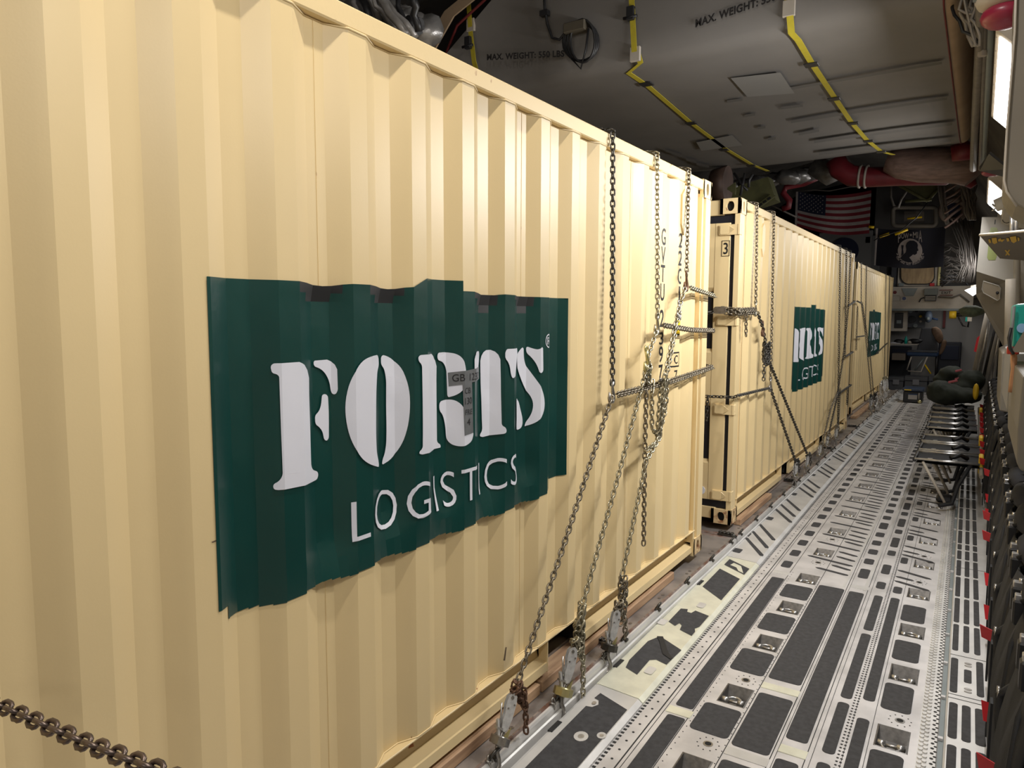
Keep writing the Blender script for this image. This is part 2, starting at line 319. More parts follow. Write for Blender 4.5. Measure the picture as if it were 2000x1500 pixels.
def container(y0, x0, label, k0, door=False, vent_y=None):
    t = thing('shipping_container', label, 'shipping container', group='cream shipping containers in a row')
    y1 = y0+LEN; T = Z0+H
    X = x0
    # corrugated side
    pr = prof_fn(k0); ks = knots(k0, y0+.17, y1-.165)
    b = MB(); vs = []; fs = []
    for y in ks: vs += [(X+pr(y), y, Z0+.183), (X+pr(y), y, T-.05)]
    for i in range(len(ks)-1): fs.append((2*i, 2*i+2, 2*i+3, 2*i+1))
    b.add(vs, fs, CREAM)
    b.box(X-.06, X-.045, y0+.1, y1-.1, Z0+.16, T-.05, CREAM)
    # vertical weld seams between the sheets
    i0 = k0-.278*8
    for j in range(3, 30, 4):
        y = i0+.278*j+.103
        if y0+.3 < y < y1-.3: b.box(X-.040, X-.0365, y-.0012, y+.0012, Z0+.19, T-.07, CREAM2)
    b.build('side_panel', t)
    b = MB(); b.box(X-.063, X-.003, y0+.15, y1-.15, T-.072, T-.006, CREAM2, b=.005)
    # weld bead following the waves under the rail
    b.tube([(X+pr(y)+.001, y, T-.0745) for y in ks], .0035, CREAM, 5)
    b.build('top_rail', t)
    # bottom rail: outward channel with fork pockets
    b = MB(); cy = (y0+y1)/2
    b.box(X-.09, X-.002, y0+.16, y1-.15, Z0+.176, Z0+.184, CREAM, b=.002)
    segs = [(y0+.16, cy-1.21), (cy-.84, cy+.84), (cy+1.21, y1-.15)] if x0 == 0 else [(y0+.16, cy-1.21), (cy-.84, cy+.84), (cy+1.21, y1-.15)]
    for a, c in segs:
        b.prism([(X-.092, Z0+.176), (X-.085, Z0+.176), (X-.085, Z0+.088), (X-.014, Z0+.066), (X-.012, Z0+.026), (X-.05, Z0+.022)], a, c, CREAM, 'y')
    b.tube([(X+pr(y)+.0015, y, Z0+.1865) for y in ks], .0028, CREAM2, 5)
    for sgn in (-1, 1):
        c = cy+sgn*1.025
        b.box(X-.06, X-.012, c-.19, c-.183, Z0+.02, Z0+.176, CREAM2); b.box(X-.06, X-.012, c+.183, c+.19, Z0+.02, Z0+.176, CREAM2)
    b.build('bottom_rail', t)
    b = MB()
    for sgn in (-1, 1):
        c = cy+sgn*1.025
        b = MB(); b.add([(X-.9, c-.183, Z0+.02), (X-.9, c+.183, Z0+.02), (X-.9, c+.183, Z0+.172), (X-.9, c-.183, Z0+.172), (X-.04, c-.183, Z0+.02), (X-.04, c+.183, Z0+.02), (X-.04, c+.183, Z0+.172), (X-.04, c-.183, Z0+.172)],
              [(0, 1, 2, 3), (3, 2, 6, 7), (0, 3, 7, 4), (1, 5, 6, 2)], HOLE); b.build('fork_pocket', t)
    b = MB(); b.box(X-2.40, X-.03, y0+.08, y1-.08, T-.03, T-.012, CREAM)
    b.box(X-2.40, X-.10, y0+.12, y1-.12, Z0+.177, Z0+.2, CREAM); b.build('roof', t)
    # far side sheet
    b = MB(); vs = []; fs = []
    for y in ks: vs += [(X-2.438-pr(y), y, Z0+.03), (X-2.438-pr(y), y, T-.02)]
    for i in range(len(ks)-1): fs.append((2*i, 2*i+1, 2*i+3, 2*i+2))
    b.add(vs, fs, CREAM); b.build('side_panel', t)
    # posts
    for (ya, yb, near) in ((y0, y0+.178, 1), (y1-.178, y1, 0)):
        for xa, s in ((X, 1), (X-2.438, -1)):
            b = MB(); q = (lambda d: xa-s*d)
            if near: P = [(q(.004), ya+.006), (q(.004), ya+.13), (q(.03), ya+.14), (q(.03), ya+.165), (q(.004), ya+.172), (q(.004), ya+.18), (q(.05), ya+.18), (q(.05), ya+.10), (q(.043), ya+.10), (q(.043), ya+.006)]
            else: P = [(q(.004), yb-.006), (q(.004), yb-.105), (q(.028), yb-.112), (q(.028), yb-.145), (q(.006), yb-.152), (q(.006), yb-.18), (q(.05), yb-.18), (q(.05), yb-.02), (q(.14), yb-.02), (q(.14), yb-.006)]
            b.prism(P, Z0+.118, T-.118, CREAM, 'z'); b.build('corner_post', t)
            for zz in (Z0, T-.118):
                xa2, xb2 = sorted((xa, xa-s*.162)); b = MB()
                # casting as a shell with real openings in side and end
                def plate(ax, h0, h1, lo, hi, cx, cyy, rx, ry):
                    n = 20; O = oval(cx, cyy, rx, ry, n); (u0, v0), (u1, v1) = lo, hi; R = []
                    for i in range(n):
                        a = 2*PI*i/n; c_, s_ = math.cos(a), math.sin(a)
                        k = min((((u1 if c_ > 0 else u0)-cx)/c_) if abs(c_) > 1e-6 else 9, (((v1 if s_ > 0 else v0)-cyy)/s_) if abs(s_) > 1e-6 else 9)
                        R.append((cx+c_*k, cyy+s_*k))
                    g = (lambda a_, b_, h: (h, a_, b_)) if ax == 'x' else (lambda a_, b_, h: (a_, h, b_))
                    vs = [g(*p, h0) for p in O]+[g(*p, h0) for p in R]+[g(*p, h1) for p in O]+[g(*p, h1) for p in R]
                    fs = []
                    for i in range(n):
                        j = (i+1) % n
                        fs += [(i, j, n+j, n+i), (2*n+i, 3*n+i, 3*n+j, 2*n+j), (i, 2*n+i, 2*n+j, j)]
                    for cc in [(u0, v0), (u1, v0), (u1, v1), (u0, v1)]:   # square the corners
                        pass
                    b.add(vs, fs, RUSTY if zz < 1 else CREAM2)
                plate('x', xa-s*.0, xa-s*.026, (ya, zz), (yb, zz+.118), (ya+yb)/2, zz+.059, .025, .042)
                e0, e1 = (ya, ya+.026) if near else (yb, yb-.026)
                plate('y', e0, e1, (xa2, zz), (xb2, zz+.118), (xa2+xb2)/2, zz+.059, .030, .040)
                b.box(xa2+.001, xb2-.001, ya+.001, yb-.001, zz, zz+.022, RUSTY); b.box(xa2+.001, xb2-.001, ya+.001, yb-.001, zz+.096, zz+.118, CREAM2)
                for (px, py) in ((0, 0), (1, 0), (1, 1), (0, 1)):
                    cx_ = xa2 if px == 0 else xb2-.024; cy_ = ya if py == 0 else yb-.024
                    b.box(cx_, cx_+.024, cy_, cy_+.024, zz, zz+.118, CREAM2)
                b.box(xa2+.03, xb2-.03, ya+.03, yb-.03, zz+.02, zz+.1, HOLE)
                b.build('corner_casting', t)
    # end frames
    b = MB(); b.box(X-2.3, X-.13, y1-.06, y1-.01, T-.10, T-.01, CREAM); b.box(X-2.3, X-.13, y1-.06, y1-.01, Z0+.02, Z0+.14, CREAM)
    ex = [X-.12-.1*i for i in range(23)]
    vs = []; fs = []
    for i, x in enumerate(ex): vs += [(x, y1-.02-(.045 if (i//1) % 4 in (1, 2) else 0), Z0+.12), (x, y1-.02-(.045 if i % 4 in (1, 2) else 0), T-.08)]
    for i in range(len(ex)-1): fs.append((2*i, 2*i+1, 2*i+3, 2*i+2))
    b.add(vs, fs, CREAM); b.build('end_wall', t)
    b = MB(); b.box(X-2.3, X-.13, y0+.012, y0+.10, T-.125, T-.006, CREAM, b=.004); b.build('door_header', t)
    b = MB(); b.box(X-2.3, X-.13, y0+.012, y0+.10, Z0+.03, Z0+.125, CREAM, b=.004); b.build('door_sill', t)
    b = MB()
    b.box(X-2.36, X-.040, y0+.030, y0+.06, Z0+.125, T-.12, GASK)
    b.build('door_gasket', t)
    for s0, s1 in ((X-1.21, X-.078), (X-2.34, X-1.228)):
        dd = MB(); zt = T-.185; zb = Z0+.185
        n = 5; step = (s1-s0-.24)/n
        dd.box(s1-.12, s1, y0+.012, y0+.05, zb, zt, CREAM, b=.003); dd.box(s0, s0+.12, y0+.012, y0+.05, zb, zt, CREAM, b=.003)
        # recessed and raised fields, stepping horizontally
        zz = [zb, zb+.30, zb+.36, zb+.74, zb+.80, zb+1.2, zb+1.26, zb+1.66, zb+1.72, zt]
        yy = [y0+.014, y0+.014, y0+.044, y0+.044, y0+.014, y0+.014, y0+.044, y0+.044, y0+.014, y0+.014]
        vs = []; fs = []
        for a_, c_ in zip(zz, yy): vs += [(s0+.12, c_, a_), (s1-.12, c_, a_)]
        for i in range(len(zz)-1): fs.append((2*i, 2*i+1, 2*i+3, 2*i+2))
        dd.add(vs, fs, CREAM); d_o = dd.build('door', t)
        for f in (.27, .73):
            xx = s0+(s1-s0)*f
            if s1 > X-.5 or True:
                lb = MB(); lb.tube([(xx, y0-.004, Z0+.1), (xx, y0-.004, T-.1)], .014, CREAM, 10); lb.build('locking_bar', d_o)
    if door:
        for v in (448, 624, 797, 965):
            zc = at(1400, v+2, y=y0).z if x0 > -.1 else at(1400, v, y=5.71).z
            hb = MB()
            P = rrect(X-.165, X-.01, zc-.040, zc+.040, .012)
            hb.prism(P, y0+.000, y0+.012, CREAM, 'y')
            hb.prism(rrect(X-.155, X-.085, zc-.034, zc+.034, .01), y0-.005, y0+.000, CREAM, 'y')
            hb.add([(X-.085, y0-.004, zc-.03), (X-.04, y0-.010, zc), (X-.085, y0-.004, zc+.03), (X-.078, y0, zc-.03), (X-.078, y0, zc+.03)], [(0, 1, 2), (0, 3, 1), (1, 4, 2)], CREAM)
            hb.box(X-.02, X+.001, y0-.003, y0+.055, zc-.042, zc+.042, CREAM2, b=.003)
            hb.build('door_hinge', t)
    if vent_y:
        v = MB(); zc = at(1303, 399, x=0).z
        P = [(vent_y-.05, zc-.14), (vent_y+.05, zc-.16), (vent_y+.055, zc+.1), (vent_y+.02, zc+.16), (vent_y-.05, zc+.15)]
        P = [(vent_y-.045, zc-.09), (vent_y+.0, zc-.155), (vent_y+.045, zc-.09), (vent_y+.045, zc+.09), (vent_y, zc+.13), (vent_y-.045, zc+.09)]
        xx = X-.004; v.prism(P, xx-.035, xx+.012, CREAM, 'x'); v.box(xx-.03, xx+.001, vent_y-.02, vent_y+.02, zc-.2, zc+.17, CREAM)
        v.build('vent_cover', t)
    return t

K1 = 1.6536
C1y, C2y, C3y, C3x = -1.068, 5.71, 13.46, -.183
def near_k(y0): return K1+(y0-C1y)-(.045 if y0 < 8 else 0)   # same sheet layout in each container
c1 = container(C1y, 0, 'nearest cream corrugated shipping container filling the left, with the large green foil sign', K1, vent_y=4.44)
c2 = container(C2y, 0, 'second cream shipping container in the row, end door numbered 3, small green sign', near_k(C2y), door=True, vent_y=C2y+.70)
c3 = container(C3y, C3x, 'farthest cream shipping container, nearest the bulkhead and flags', near_k(C3y))

# the sign foil: follows the waves, bridging them loosely near its edges on the near container
def sm(t): t = max(0, min(1, t)); return t*t*(3-2*t)
def foil_x(y, z):
    p = prof_fn(K1)(y); d = (-.004-p)
    b = 0
    i = math.floor((y-K1+.072)/.278)
    if i in (-1, 0, 2, 3): b = max(b, .40*sm((z-(1.86))/.07))
    if i in (-1, 0, 1, 2, 3): b = max(b, .75*sm((1.20+.03*math.sin(i*2.1)-z)/.15))
    wv = .0025*math.sin(37*y+11*z)*math.sin(23*z+5*y)
    fold = .006*b*abs(math.sin(40*(y-z*.5))*math.sin(19*z))
    return max(p, p+d*b+wv*(.15+(d/.034)*.6)+fold)
def sign(parent, dy, dx, k0, loose, ta=0., ts=1., up=(1.918, 2.17)):
    TL = (lambda a: a+dy) if loose else (lambda a: ta+(a-1.277)*ts)
    zr = [1.03+.03*i for i in range(1, 31)]
    base = 1.03
    yy = [1.088, 1.125]+[K1+.278*i+q for i in range(-2, 6) for q in (-.072, 0, .034, .068, .103, .138, .172)]
    yy = sorted(set(round(y, 5) for y in yy if 1.125 < y < 2.955))
    yy = [1.088, 1.125]+yy+[2.957]
    yy = [q-dy for q in knots(k0, 1.088+dy, 2.957+dy)] if not loose else sorted(set(round(q, 4) for q in yy+knots(k0, 1.088, 2.957)))
    def top(y):
        i = math.floor((y-K1+.072)/.278); t = (y-(K1-.072)) % .278
        if up[0] < y < up[1]: return 1.957
        s = 1.925-.02*max(0, (y-1.9))
        if loose and i in (-1, 0, 2, 3) and .09 < t < .26: s -= .010*math.sin(PI*(t-.09)/.17)
        return s
    def bot(y):
        if y < 1.122: return 1.072
        if y > 2.85: return 1.08
        return 1.030+(.008*math.sin(23*y) if loose else 0)
    p0 = prof_fn(k0); b = MB()
    for a, c in zip(yy[:-1], yy[1:]):
        mid = (a+c)/2; vs = []; fs = []
        i = math.floor((mid-K1+.072)/.278); tt = (mid-(K1-.072)) % .278
        for yv in (a, c):
            tp = top(mid) if not loose or 1.9 < mid < 2.2 else top(yv); bt = bot(mid)
            inner = [z for z in zr if 1.085 < z < 1.885]+([1.895, 1.91] if loose else []); zl_ = [bt]+inner+[tp]; nz = len(zl_)-1
            for j in range(nz+1):
                z = zl_[j]
                x = foil_x(yv, z) if loose else p0(yv+dy)
                vs.append((dx+.0022+x, yv+dy, z))
        for j in range(nz):
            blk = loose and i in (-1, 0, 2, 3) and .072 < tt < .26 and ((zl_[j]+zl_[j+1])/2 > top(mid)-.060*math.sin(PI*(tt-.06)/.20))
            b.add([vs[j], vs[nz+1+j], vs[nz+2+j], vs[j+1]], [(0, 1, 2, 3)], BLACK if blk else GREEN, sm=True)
    s = b.build('sign_foil', parent, sharp=10)
    ex = [K1+.278*i+q for i in range(-2, 6) for q in (.034, .103, .172)]
    kw = dict(xf=(foil_x if loose else None), zc=zr if loose else (), extra=[e+(0 if loose else dy) for e in ex])
    def soft(P):
        R = []; n = len(P)
        for i in range(n):
            a, c, e = Vector(P[i-1]), Vector(P[i]), Vector(P[(i+1) % n]); k = .27*min((a-c).length, (e-c).length)
            R += [tuple(c+(a-c).normalized()*k), tuple(c+(e-c).normalized()*k)]
        return R
    pol = [[(TL(a), b_) for a, b_ in soft(soft(P))] for P in GLYPHS]
    ep = .0065 if loose else .0042
    drape('sign_lettering', pol, k0, dx, WHITE, s, eps=ep, **kw)
    t = fit_text('LOGISTICS', TL(1.562), TL(2.525), 1.126, 1.255, -.008, 1.12)
    drape('sign_lettering', [], k0, dx, WHITE, s, eps=ep, tris=t, **kw)
    if loose:
        t = fit_text('R', 2.752, 2.782, 1.703, 1.735)
        O = oval(2.767, 1.719, .031, .031, 20); I = oval(2.767, 1.719, .026, .026, 20)
        fs = [(i, (i+1) % 20, 20+(i+1) % 20, 20+i) for i in range(20)]
        drape('sign_lettering', [], k0, dx, WHITE, s, eps=.0042, tris=(O+I, fs), **kw)
        drape('sign_lettering', [], k0, dx, WHITE, s, eps=.0042, tris=t, **kw)
    return s
s1 = sign(c1, 0, 0, K1, True)
sign(c2, 6.705, 0, near_k(C2y), False, 7.89, 1.09, (8.67-6.705, 8.94-6.705))
sign(c3, 14.36, C3x, near_k(C3y), False, 15.56, 1.09, (16.0-14.36, 16.28-14.36))
# grey tape patches with marker notes on the near sign
kw = dict(xf=foil_x, zc=[1.4, 1.45, 1.5, 1.55, 1.6])
tp = drape('tape_patch', [[(2.075, 1.622), (2.265, 1.634), (2.268, 1.586), (2.078, 1.572)], [(2.128, 1.582), (2.182, 1.585), (2.190, 1.387), (2.136, 1.383)]], K1, 0, DUCT, c1, eps=.0082, **kw)
for tx, a in (('GB  12302', (2.09, 2.255, 1.588, 1.615)), ('CB', (2.138, 2.172, 1.54, 1.562)), ('130', (2.138, 2.18, 1.50, 1.525)), ('FRE', (2.140, 2.182, 1.46, 1.48)), ('4', (2.15, 2.17, 1.42, 1.445))):
    drape('tape_writing', [], K1, 0, INK, tp, eps=.0092, tris=fit_text(tx, *a), **kw)

# painted numbers on the far end of the near container
def vtext(chars, yc, w, ztop, zs, parent, k0, dx=0):
    for ch, (za, zb) in zip(chars, zs):
        wd = w*(.35 if ch in '1I' else 1)
        drape('painted_number', [], k0, dx, INK, parent, eps=.001, tris=fit_text(ch, yc-wd/2, yc+wd/2, zb, za, .012))
zat = lambda u, v: at(u, v, x=-.02).z
vz = [zat(1299, a) for a in (448, 481, 484, 517, 519, 552, 555, 588, 605, 638, 648, 672, 675, 706, 710, 742)]
ycol = at(1297, 500, x=-.004).y; print('ycol', ycol)
ycol -= .014
vtext('GVTU2397', ycol, .066, 0, [(vz[2*i], vz[2*i+1]) for i in range(8)], c1, K1)
za, zb = zat(1288, 826), zat(1288, 858)
vtext('5', ycol, .066, 0, [(za, zb)], c1, K1)
ycol2 = at(1330, 500, x=-.004).y; print('ycol2', ycol2)
vz = [zat(1329, a) for a in (457, 485, 491, 520, 525, 556, 560, 590)]
vtext('22G1', ycol2-.012, .07, 0, [(vz[2*i], vz[2*i+1]) for i in range(4)], c1, K1)
def yz(u, v, x=-.004): p = at(u, v, x=x); return (p.y, p.z)
ys = at(1331, 640, x=-.004).y-.035; za, zb = yz(1331, 615)[1], yz(1331, 654)[1]
drape('warning_sticker', [[(ys-.07, za), (ys-.07, zb), (ys+.035, zb), (ys+.035, za)]], K1, 0, INK, c1, eps=.001)
drape('warning_sticker', [[(ys-.065, za-.008), (ys-.065, zb+.008), (ys+.024, zb+.008), (ys+.024, za-.008)]], K1, 0, YELS, c1, eps=.002)
ys = at(1325, 700, x=-.004).y-.035; za, zb = yz(1325, 687)[1], yz(1325, 716)[1]
drape('painted_number', [], K1, 0, INK, c1, eps=.001, tris=fit_text('C', ys-.035, ys+.02, zb+.02, za-.02, .01))
for q in ([(ys-.07, za), (ys+.05, za), (ys+.05, za-.009), (ys-.07, za-.009)], [(ys-.07, zb), (ys+.05, zb), (ys+.05, zb+.009), (ys-.07, zb+.009)], [(ys+.04, za), (ys+.05, za), (ys+.05, zb), (ys+.04, zb)]):
    drape('painted_number', [q], K1, 0, INK, c1, eps=.001)
drape('painted_number', [], K1, 0, INK, c1, eps=.001, tris=fit_text('7', ys-.03, ys+.02, zb-.085, zb-.02, .01))
# number plate 3 on the door of the second container
a = at(1409, 470, y=C2y); b_ = at(1424, 500, y=C2y)
pb = MB(); x0_, x1_ = a.x, b_.x; z1_, z0_ = a.z, b_.z
for q in ((x0_, x1_, z1_-.004, z1_), (x0_, x1_, z0_, z0_+.004), (x0_, x0_+.004, z0_, z1_), (x1_-.004, x1_, z0_, z1_)):
    pb.box(q[0], q[1], C2y+.0095, C2y+.0115, q[2], q[3], INK)
vs, fs = fit_text('3', x0_+.014, x1_-.014, z0_+.016, z1_-.016, .01)
pb.add([(x, C2y+.0105, z) for x, z in vs], fs, INK); pb.build('door_number', c2)
# small round sticker low on the door
o_ = at(1373, 958, y=C2y); rs = MB(); rs.prism(oval(o_.x-.02, o_.z, .035, .035, 24), C2y+.006, C2y+.012, WHITE, 'y'); rs.build('round_sticker', c2)
P3 = lambda u, v: (at(u, v, x=-.02).y, at(u, v, x=-.02).z)
drape('rust_streak', [[P3(797, 1462), P3(804, 1456), P3(801, 1436)]], K1, 0, mat('rust', (.28, .09, .02), .8), c1, eps=.0012)
drape('paint_scratch', [[P3(981, 1262), P3(983, 1262), P3(980, 1288), P3(977, 1288)]], K1, 0, mat('scratch', (.12, .08, .05), .8), c1, eps=.0012)
drape('paint_scratch', [[P3(405, 1056), P3(417, 1051), P3(418, 1054), P3(407, 1058)]], K1, 0, mat('scratch', (.12, .08, .05), .8), c1, eps=.0012)
# ------------------------------------------------------------------ cargo floor
def fx(x, y): return x-.010*(y-4)          # the deck pattern runs very slightly askew to the containers
LPAN = [2.10, 2.71, 3.385, 4.05, 4.635, 5.225]+[5.89+.657*i for i in range(17)]
RPAN = [2.08, 2.74, 3.40, 4.07, 4.67, 5.335]+[6.005+.657*i for i in range(17)]
fl = MB()
def pad(P, z=0., mt=PAD, h=.0025):
    fl.prism([(fx(a, b), b) for a, b in P], z-.002, z+h, mt, 'z')
def rpad(x0, x1, y0, y1, r=.014, z=0., mt=PAD): pad(rrect(x0, x1, y0, y1, r), z, mt)
YA, YB = -3.0, 20.25
def deck(x0, x1, mt, cuts=(), z=0.):
    ys = YA
    def q(xa, xb, ya, yb):
        n = max(1, int((yb-ya)/2))
        for i in range(n):
            a = ya+(yb-ya)*i/n; c = ya+(yb-ya)*(i+1)/n
            fl.add([(fx(xa, a), a, z), (fx(xb, a), a, z), (fx(xb, c), c, z), (fx(xa, c), c, z)], [(0, 1, 2, 3)], mt)
    for (xa, xb, ya, yb) in cuts:
        q(x0, x1, ys, ya); q(x0, xa, ya, yb); q(xb, x1, ya, yb); ys = yb
    q(x0, x1, ys, YB)
PANX = .062; PANY = .098
deck(.35, .565, ALU); deck(.565, .775, ALU, [(.632, .762, y-PANY, y+PANY) for y in LPAN]); deck(.775, 1.285, ALU)
deck(1.285, 1.465, ALU, [(1.305, 1.435, y-PANY, y+PANY) for y in RPAN])
deck(1.465, 1.50, ALU2); deck(1.50, 1.535, ALU2)
def gap(x, w=.0022, z=.0006, y0=YA, y1=YB): fl.prism([(fx(x-w, y0), y0), (fx(x+w, y0), y0), (fx(x+w, y1), y1), (fx(x-w, y1), y1)], z-.001, z, GAP, 'z')
for x, w in ((.434, .003), (.452, .0015), (.566, .0018), (.776, .0018), (.953, .002), (.968, .0012), (1.078, .0018), (1.098, .0012), (1.286, .0012), (1.206, .001)): gap(x, w)
# raised bright seam strips
for x0, x1, z in ((1.078, 1.098, .004), (.953, .967, .003)): fl.box(fx(x0, 8)-.0, fx(x1, 8), 5.2, YB, 0, z, ALU2)
# column 2 pads
for a, c in ((1.7, 3.05), (3.145, 5.13)): rpad(.478, .562, a, c)
y = 5.38
while y < 20: rpad(.478, .545, y, y+.15, .02); y += .3
# column 3 wide pads
for a, c in ((1.9, 2.85), (2.97, 3.48), (3.65, 5.15)): rpad(.787, .945, a, c, .02)
# tie-down column pads
for a, c in ((2.84, 3.0), (2.2, 2.6)): pass
for a, c in ((2.22, 2.58), (2.995, 3.25), (3.64, 3.915), (4.215, 4.48), (4.80, 5.05)): rpad(.592, .765, a, c, .025)
# strip 4
for a, c in ((1.7, 2.98), (3.15, 5.14)): rpad(.975, 1.065, a, c, .018)
y = 5.45
i = 0
while y < 20: rpad(.985, 1.05, y, y+(.21 if i % 5 == 0 else .13), .02); y += .34 if i % 5 == 0 else .262; i += 1
# strip 5 and 6 around the dotted line
for a, c in ((2.2, 3.05), (3.13, 3.60), (3.65, 4.48), (4.54, 5.155)): rpad(1.125, 1.176, a, c, .02)
for a, c in ((5.30, 5.44), (5.63, 5.85)): rpad(1.115, 1.17, a, c, .02)
y = 6.1; i = 0
while y < 20: rpad(1.115, 1.17, y, y+(.28 if i % 2 else .13), .02); y += .42 if i % 2 else .24; i += 1
for a, c in ((2.0, 3.50), (3.685, 5.17), (5.27, 5.40)): rpad(1.220, 1.272, a, c, .02)
for k in range(22): y = 5.95+.657*k; rpad(1.215, 1.262, y, y+.15, .02)
for a, c in ((2.19, 2.62), (2.86, 3.27), (3.65, 3.93), (4.23, 4.50), (4.81, 5.09)): rpad(1.298, 1.425, a, c, .025)
# slanting grip bars
def bar(xa, ya, xb, yb, w=.016):
    d = Vector((xb-xa, yb-ya)).normalized(); n = Vector((-d.y, d.x))*w
    P = [(xa, ya), (xa+d.x*.03+n.x, ya+d.y*.03+n.y), (xb-d.x*.02+n.x, yb-d.y*.02+n.y), (xb, yb), (xb-d.x*.03-n.x, yb-d.y*.03-n.y), (xa+d.x*.02-n.x, ya+d.y*.02-n.y)]
    pad(P)
for k in range(22):
    y = 5.335+.657*k
    for d, xe in ((.19, 1.43), (.29, 1.33), (.44, 1.43)): bar(1.21, y+d, xe, y+d-(.09 if xe > 1.4 else .04))
    y = 5.225+.657*k
    for d, xa in ((.07, .79), (-.06, .79), (.25, .60 if k else .70), (.37, .79), (.50, .60)):
        if k == 0 and d < 0.1: continue
        bar(xa, y+d+.03, .935, y+d-.055 if xa < .7 else y+d-.03)
# cross seams and light splice plates
for x0, x1, y in ((.46, .575, 3.095), (.78, .955, 3.56), (.97, 1.08, 3.06)):
    fl.box(fx(x0, y), fx(x1, y), y-.03, y+.03, 0, .0035, ZINC)
for x0, x1, y in ((.46, .57, 5.25), (.97, 1.08, 5.25), (.78, .955, 2.92), (.46, .57, 9.1), (.97, 1.08, 8.2), (.97, 1.08, 11.3), (.46, .57, 12.5)):
    fl.box(fx(x0, y), fx(x1, y), y-.03, y+.03, 0, .0025, ALU2)
# drain holes with ring of rivets
for x, y in ((.700, 3.56), (.705, 2.92), (1.387, 3.575), (.70, 5.62), (.70, 6.28), (1.36, 5.58), (1.36, 6.22)):
    X_ = fx(x, y); fl.prism(oval(X_, y, .021, .021), -.001, .002, STEEL, 'z'); fl.prism(oval(X_, y, .014, .014), -.001, .0026, HOLE, 'z')
    for j in range(10):
        a = 2*PI*j/10+.2; fl.prism(oval(X_+.045*math.cos(a), y+.05*math.sin(a), .0035, .0035, 6), 0, .001, GAP, 'z')
# rows of rivets / holes
def dots(x, y0, y1, dy, r, mt=GAP, h=.0012, z=0.):
    y = y0
    while y < y1: fl.prism(oval(fx(x, y), y, r, r, 6), z-.001, z+h, mt, 'z'); y += dy
dots(.400, 2.0, 9, .075, .0062); dots(.583, 2.2, 5.3, .05, .003); dots(.770, 2.2, 5.3, .05, .003)
dots(1.190, 2.0, 9, .028, .0055); dots(1.205, 2.0, 7, .028, .0055)
dots(1.478, 1.9, 8.5, .036, .0095, ALU2, .006); dots(1.495, 1.92, 8.5, .036, .0095, ALU2, .006); dots(1.520, 1.9, 9, .042, .0075, GAP)
dots(1.535-.004, 1.92, 9, .042, .0065, GAP)
fl.box(fx(.963, 5.9), fx(.99, 5.9), 5.88, 5.93, 0, .001, ALU)
f_o = struct(fl.build('floor'))
sub = MB(); sub.box(-6.5, 3.2, YA-4, 23.5, -.32, -.30, WALLD); struct(sub.build('floor'))
side = MB(); side.box(-6.0, .352, YA-4, 20.3, -.30, -.002, ALU); side.box(1.535-.17, 3.2, YA-4, 20.3, -.30, -.16, WALLD); struct(side.build('floor'))

# left plate row (rail covers) with slots beside it
fl = MB(); ZL = .040
def lplate(y0, y1, mt):
    # flat top, sloped down to the tooth row, rolled edge to the left
    sec = [(.105, .0), (.108, ZL-.004), (.120, ZL), (.330, ZL-.012), (.352, .012), (.352, .0)]
    vs = [(fx(a, y0), y0, z) for a, z in sec]+[(fx(a, y1), y1, z) for a, z in sec]
    n = len(sec); fl.add(vs, [(i, (i+1) % n, n+(i+1) % n, n+i) for i in range(n)]+[tuple(range(n)), tuple(range(2*n-1, n-1, -1))], mt)
def zl(x): return ZL-(x-.12)*.012/.21
def lpad(P, mt=PAD, h=.002, e=0):
    n = len(P); vs = [(fx(a, b), b, zl(a)+h) for a, b in P]; fl.add(vs, [tuple(range(n))], mt)
for a, c, mt in ((-2.9, .9, ALU2), (.9, 3.047, ALU2), (3.053, 5.277, ZINC), (5.283, 7.50, ALU2), (7.506, 9.75, ALU2), (9.756, 12.0, ALU2), (12.006, 14.25, ALU2), (14.256, 16.5, ALU2), (16.506, 20.2, ALU2)): lplate(a, c, mt)
lpad([(.176, 3.0-.03), (.345, 2.93), (.350, 2.16), (.345, 2.10), (.20, 2.20), (.160, 2.30), (.158, 2.60), (.195, 2.70), (.172, 2.78)][::-1] if False else [(.165, 2.98), (.325, 2.93), (.328, 2.15), (.175, 2.22), (.158, 2.30), (.158, 2.84), (.185, 2.85), (.200, 2.885), (.185, 2.92), (.160, 2.925)])
lpad([(.150, 1.2), (.33, 1.2), (.33, 1.98), (.17, 2.05), (.15, 2.0)])
for x, y, r in ((.245, 2.62, .030), (.314, 2.68, .020)):
    lpad(oval(x, y, r, r*1.25), ALU2, .0028); lpad(oval(x, y, r*.45, r*.55), BRIGHT, .0034)
for x, y in ((.178, 2.885),): lpad(oval(x, y, .010, .014), BRIGHT, .0034)
lpad([(.150, 3.62), (.182, 3.72), (.335, 3.64), (.325, 3.44), (.262, 3.455), (.236, 3.43), (.240, 3.25), (.165, 3.28), (.150, 3.36)])
lpad([(.153, 4.15), (.19, 4.17), (.20, 4.13), (.225, 4.13), (.235, 4.18), (.325, 4.16), (.325, 3.98), (.31, 3.94), (.325, 3.90), (.325, 3.84), (.245, 3.87), (.235, 3.93), (.215, 3.95), (.205, 3.90), (.155, 3.93)])
lpad([(.150, 4.98), (.318, 4.88), (.318, 4.44), (.152, 4.58)]); lpad([(.152, 5.22), (.322, 5.12), (.322, 4.98), (.152, 5.08)])
lpad([(.20, 5.16), (.26, 5.13), (.31, 5.00), (.27, 5.02), (.24, 5.08), (.19, 5.10)], ZINC, .003)
for x, y in ((.278, 3.33), (.24, 4.28), (.13, 3.9)): lpad(rrect(x-.022, x+.022, y-.04, y+.04, .012), ALU2, .0028)
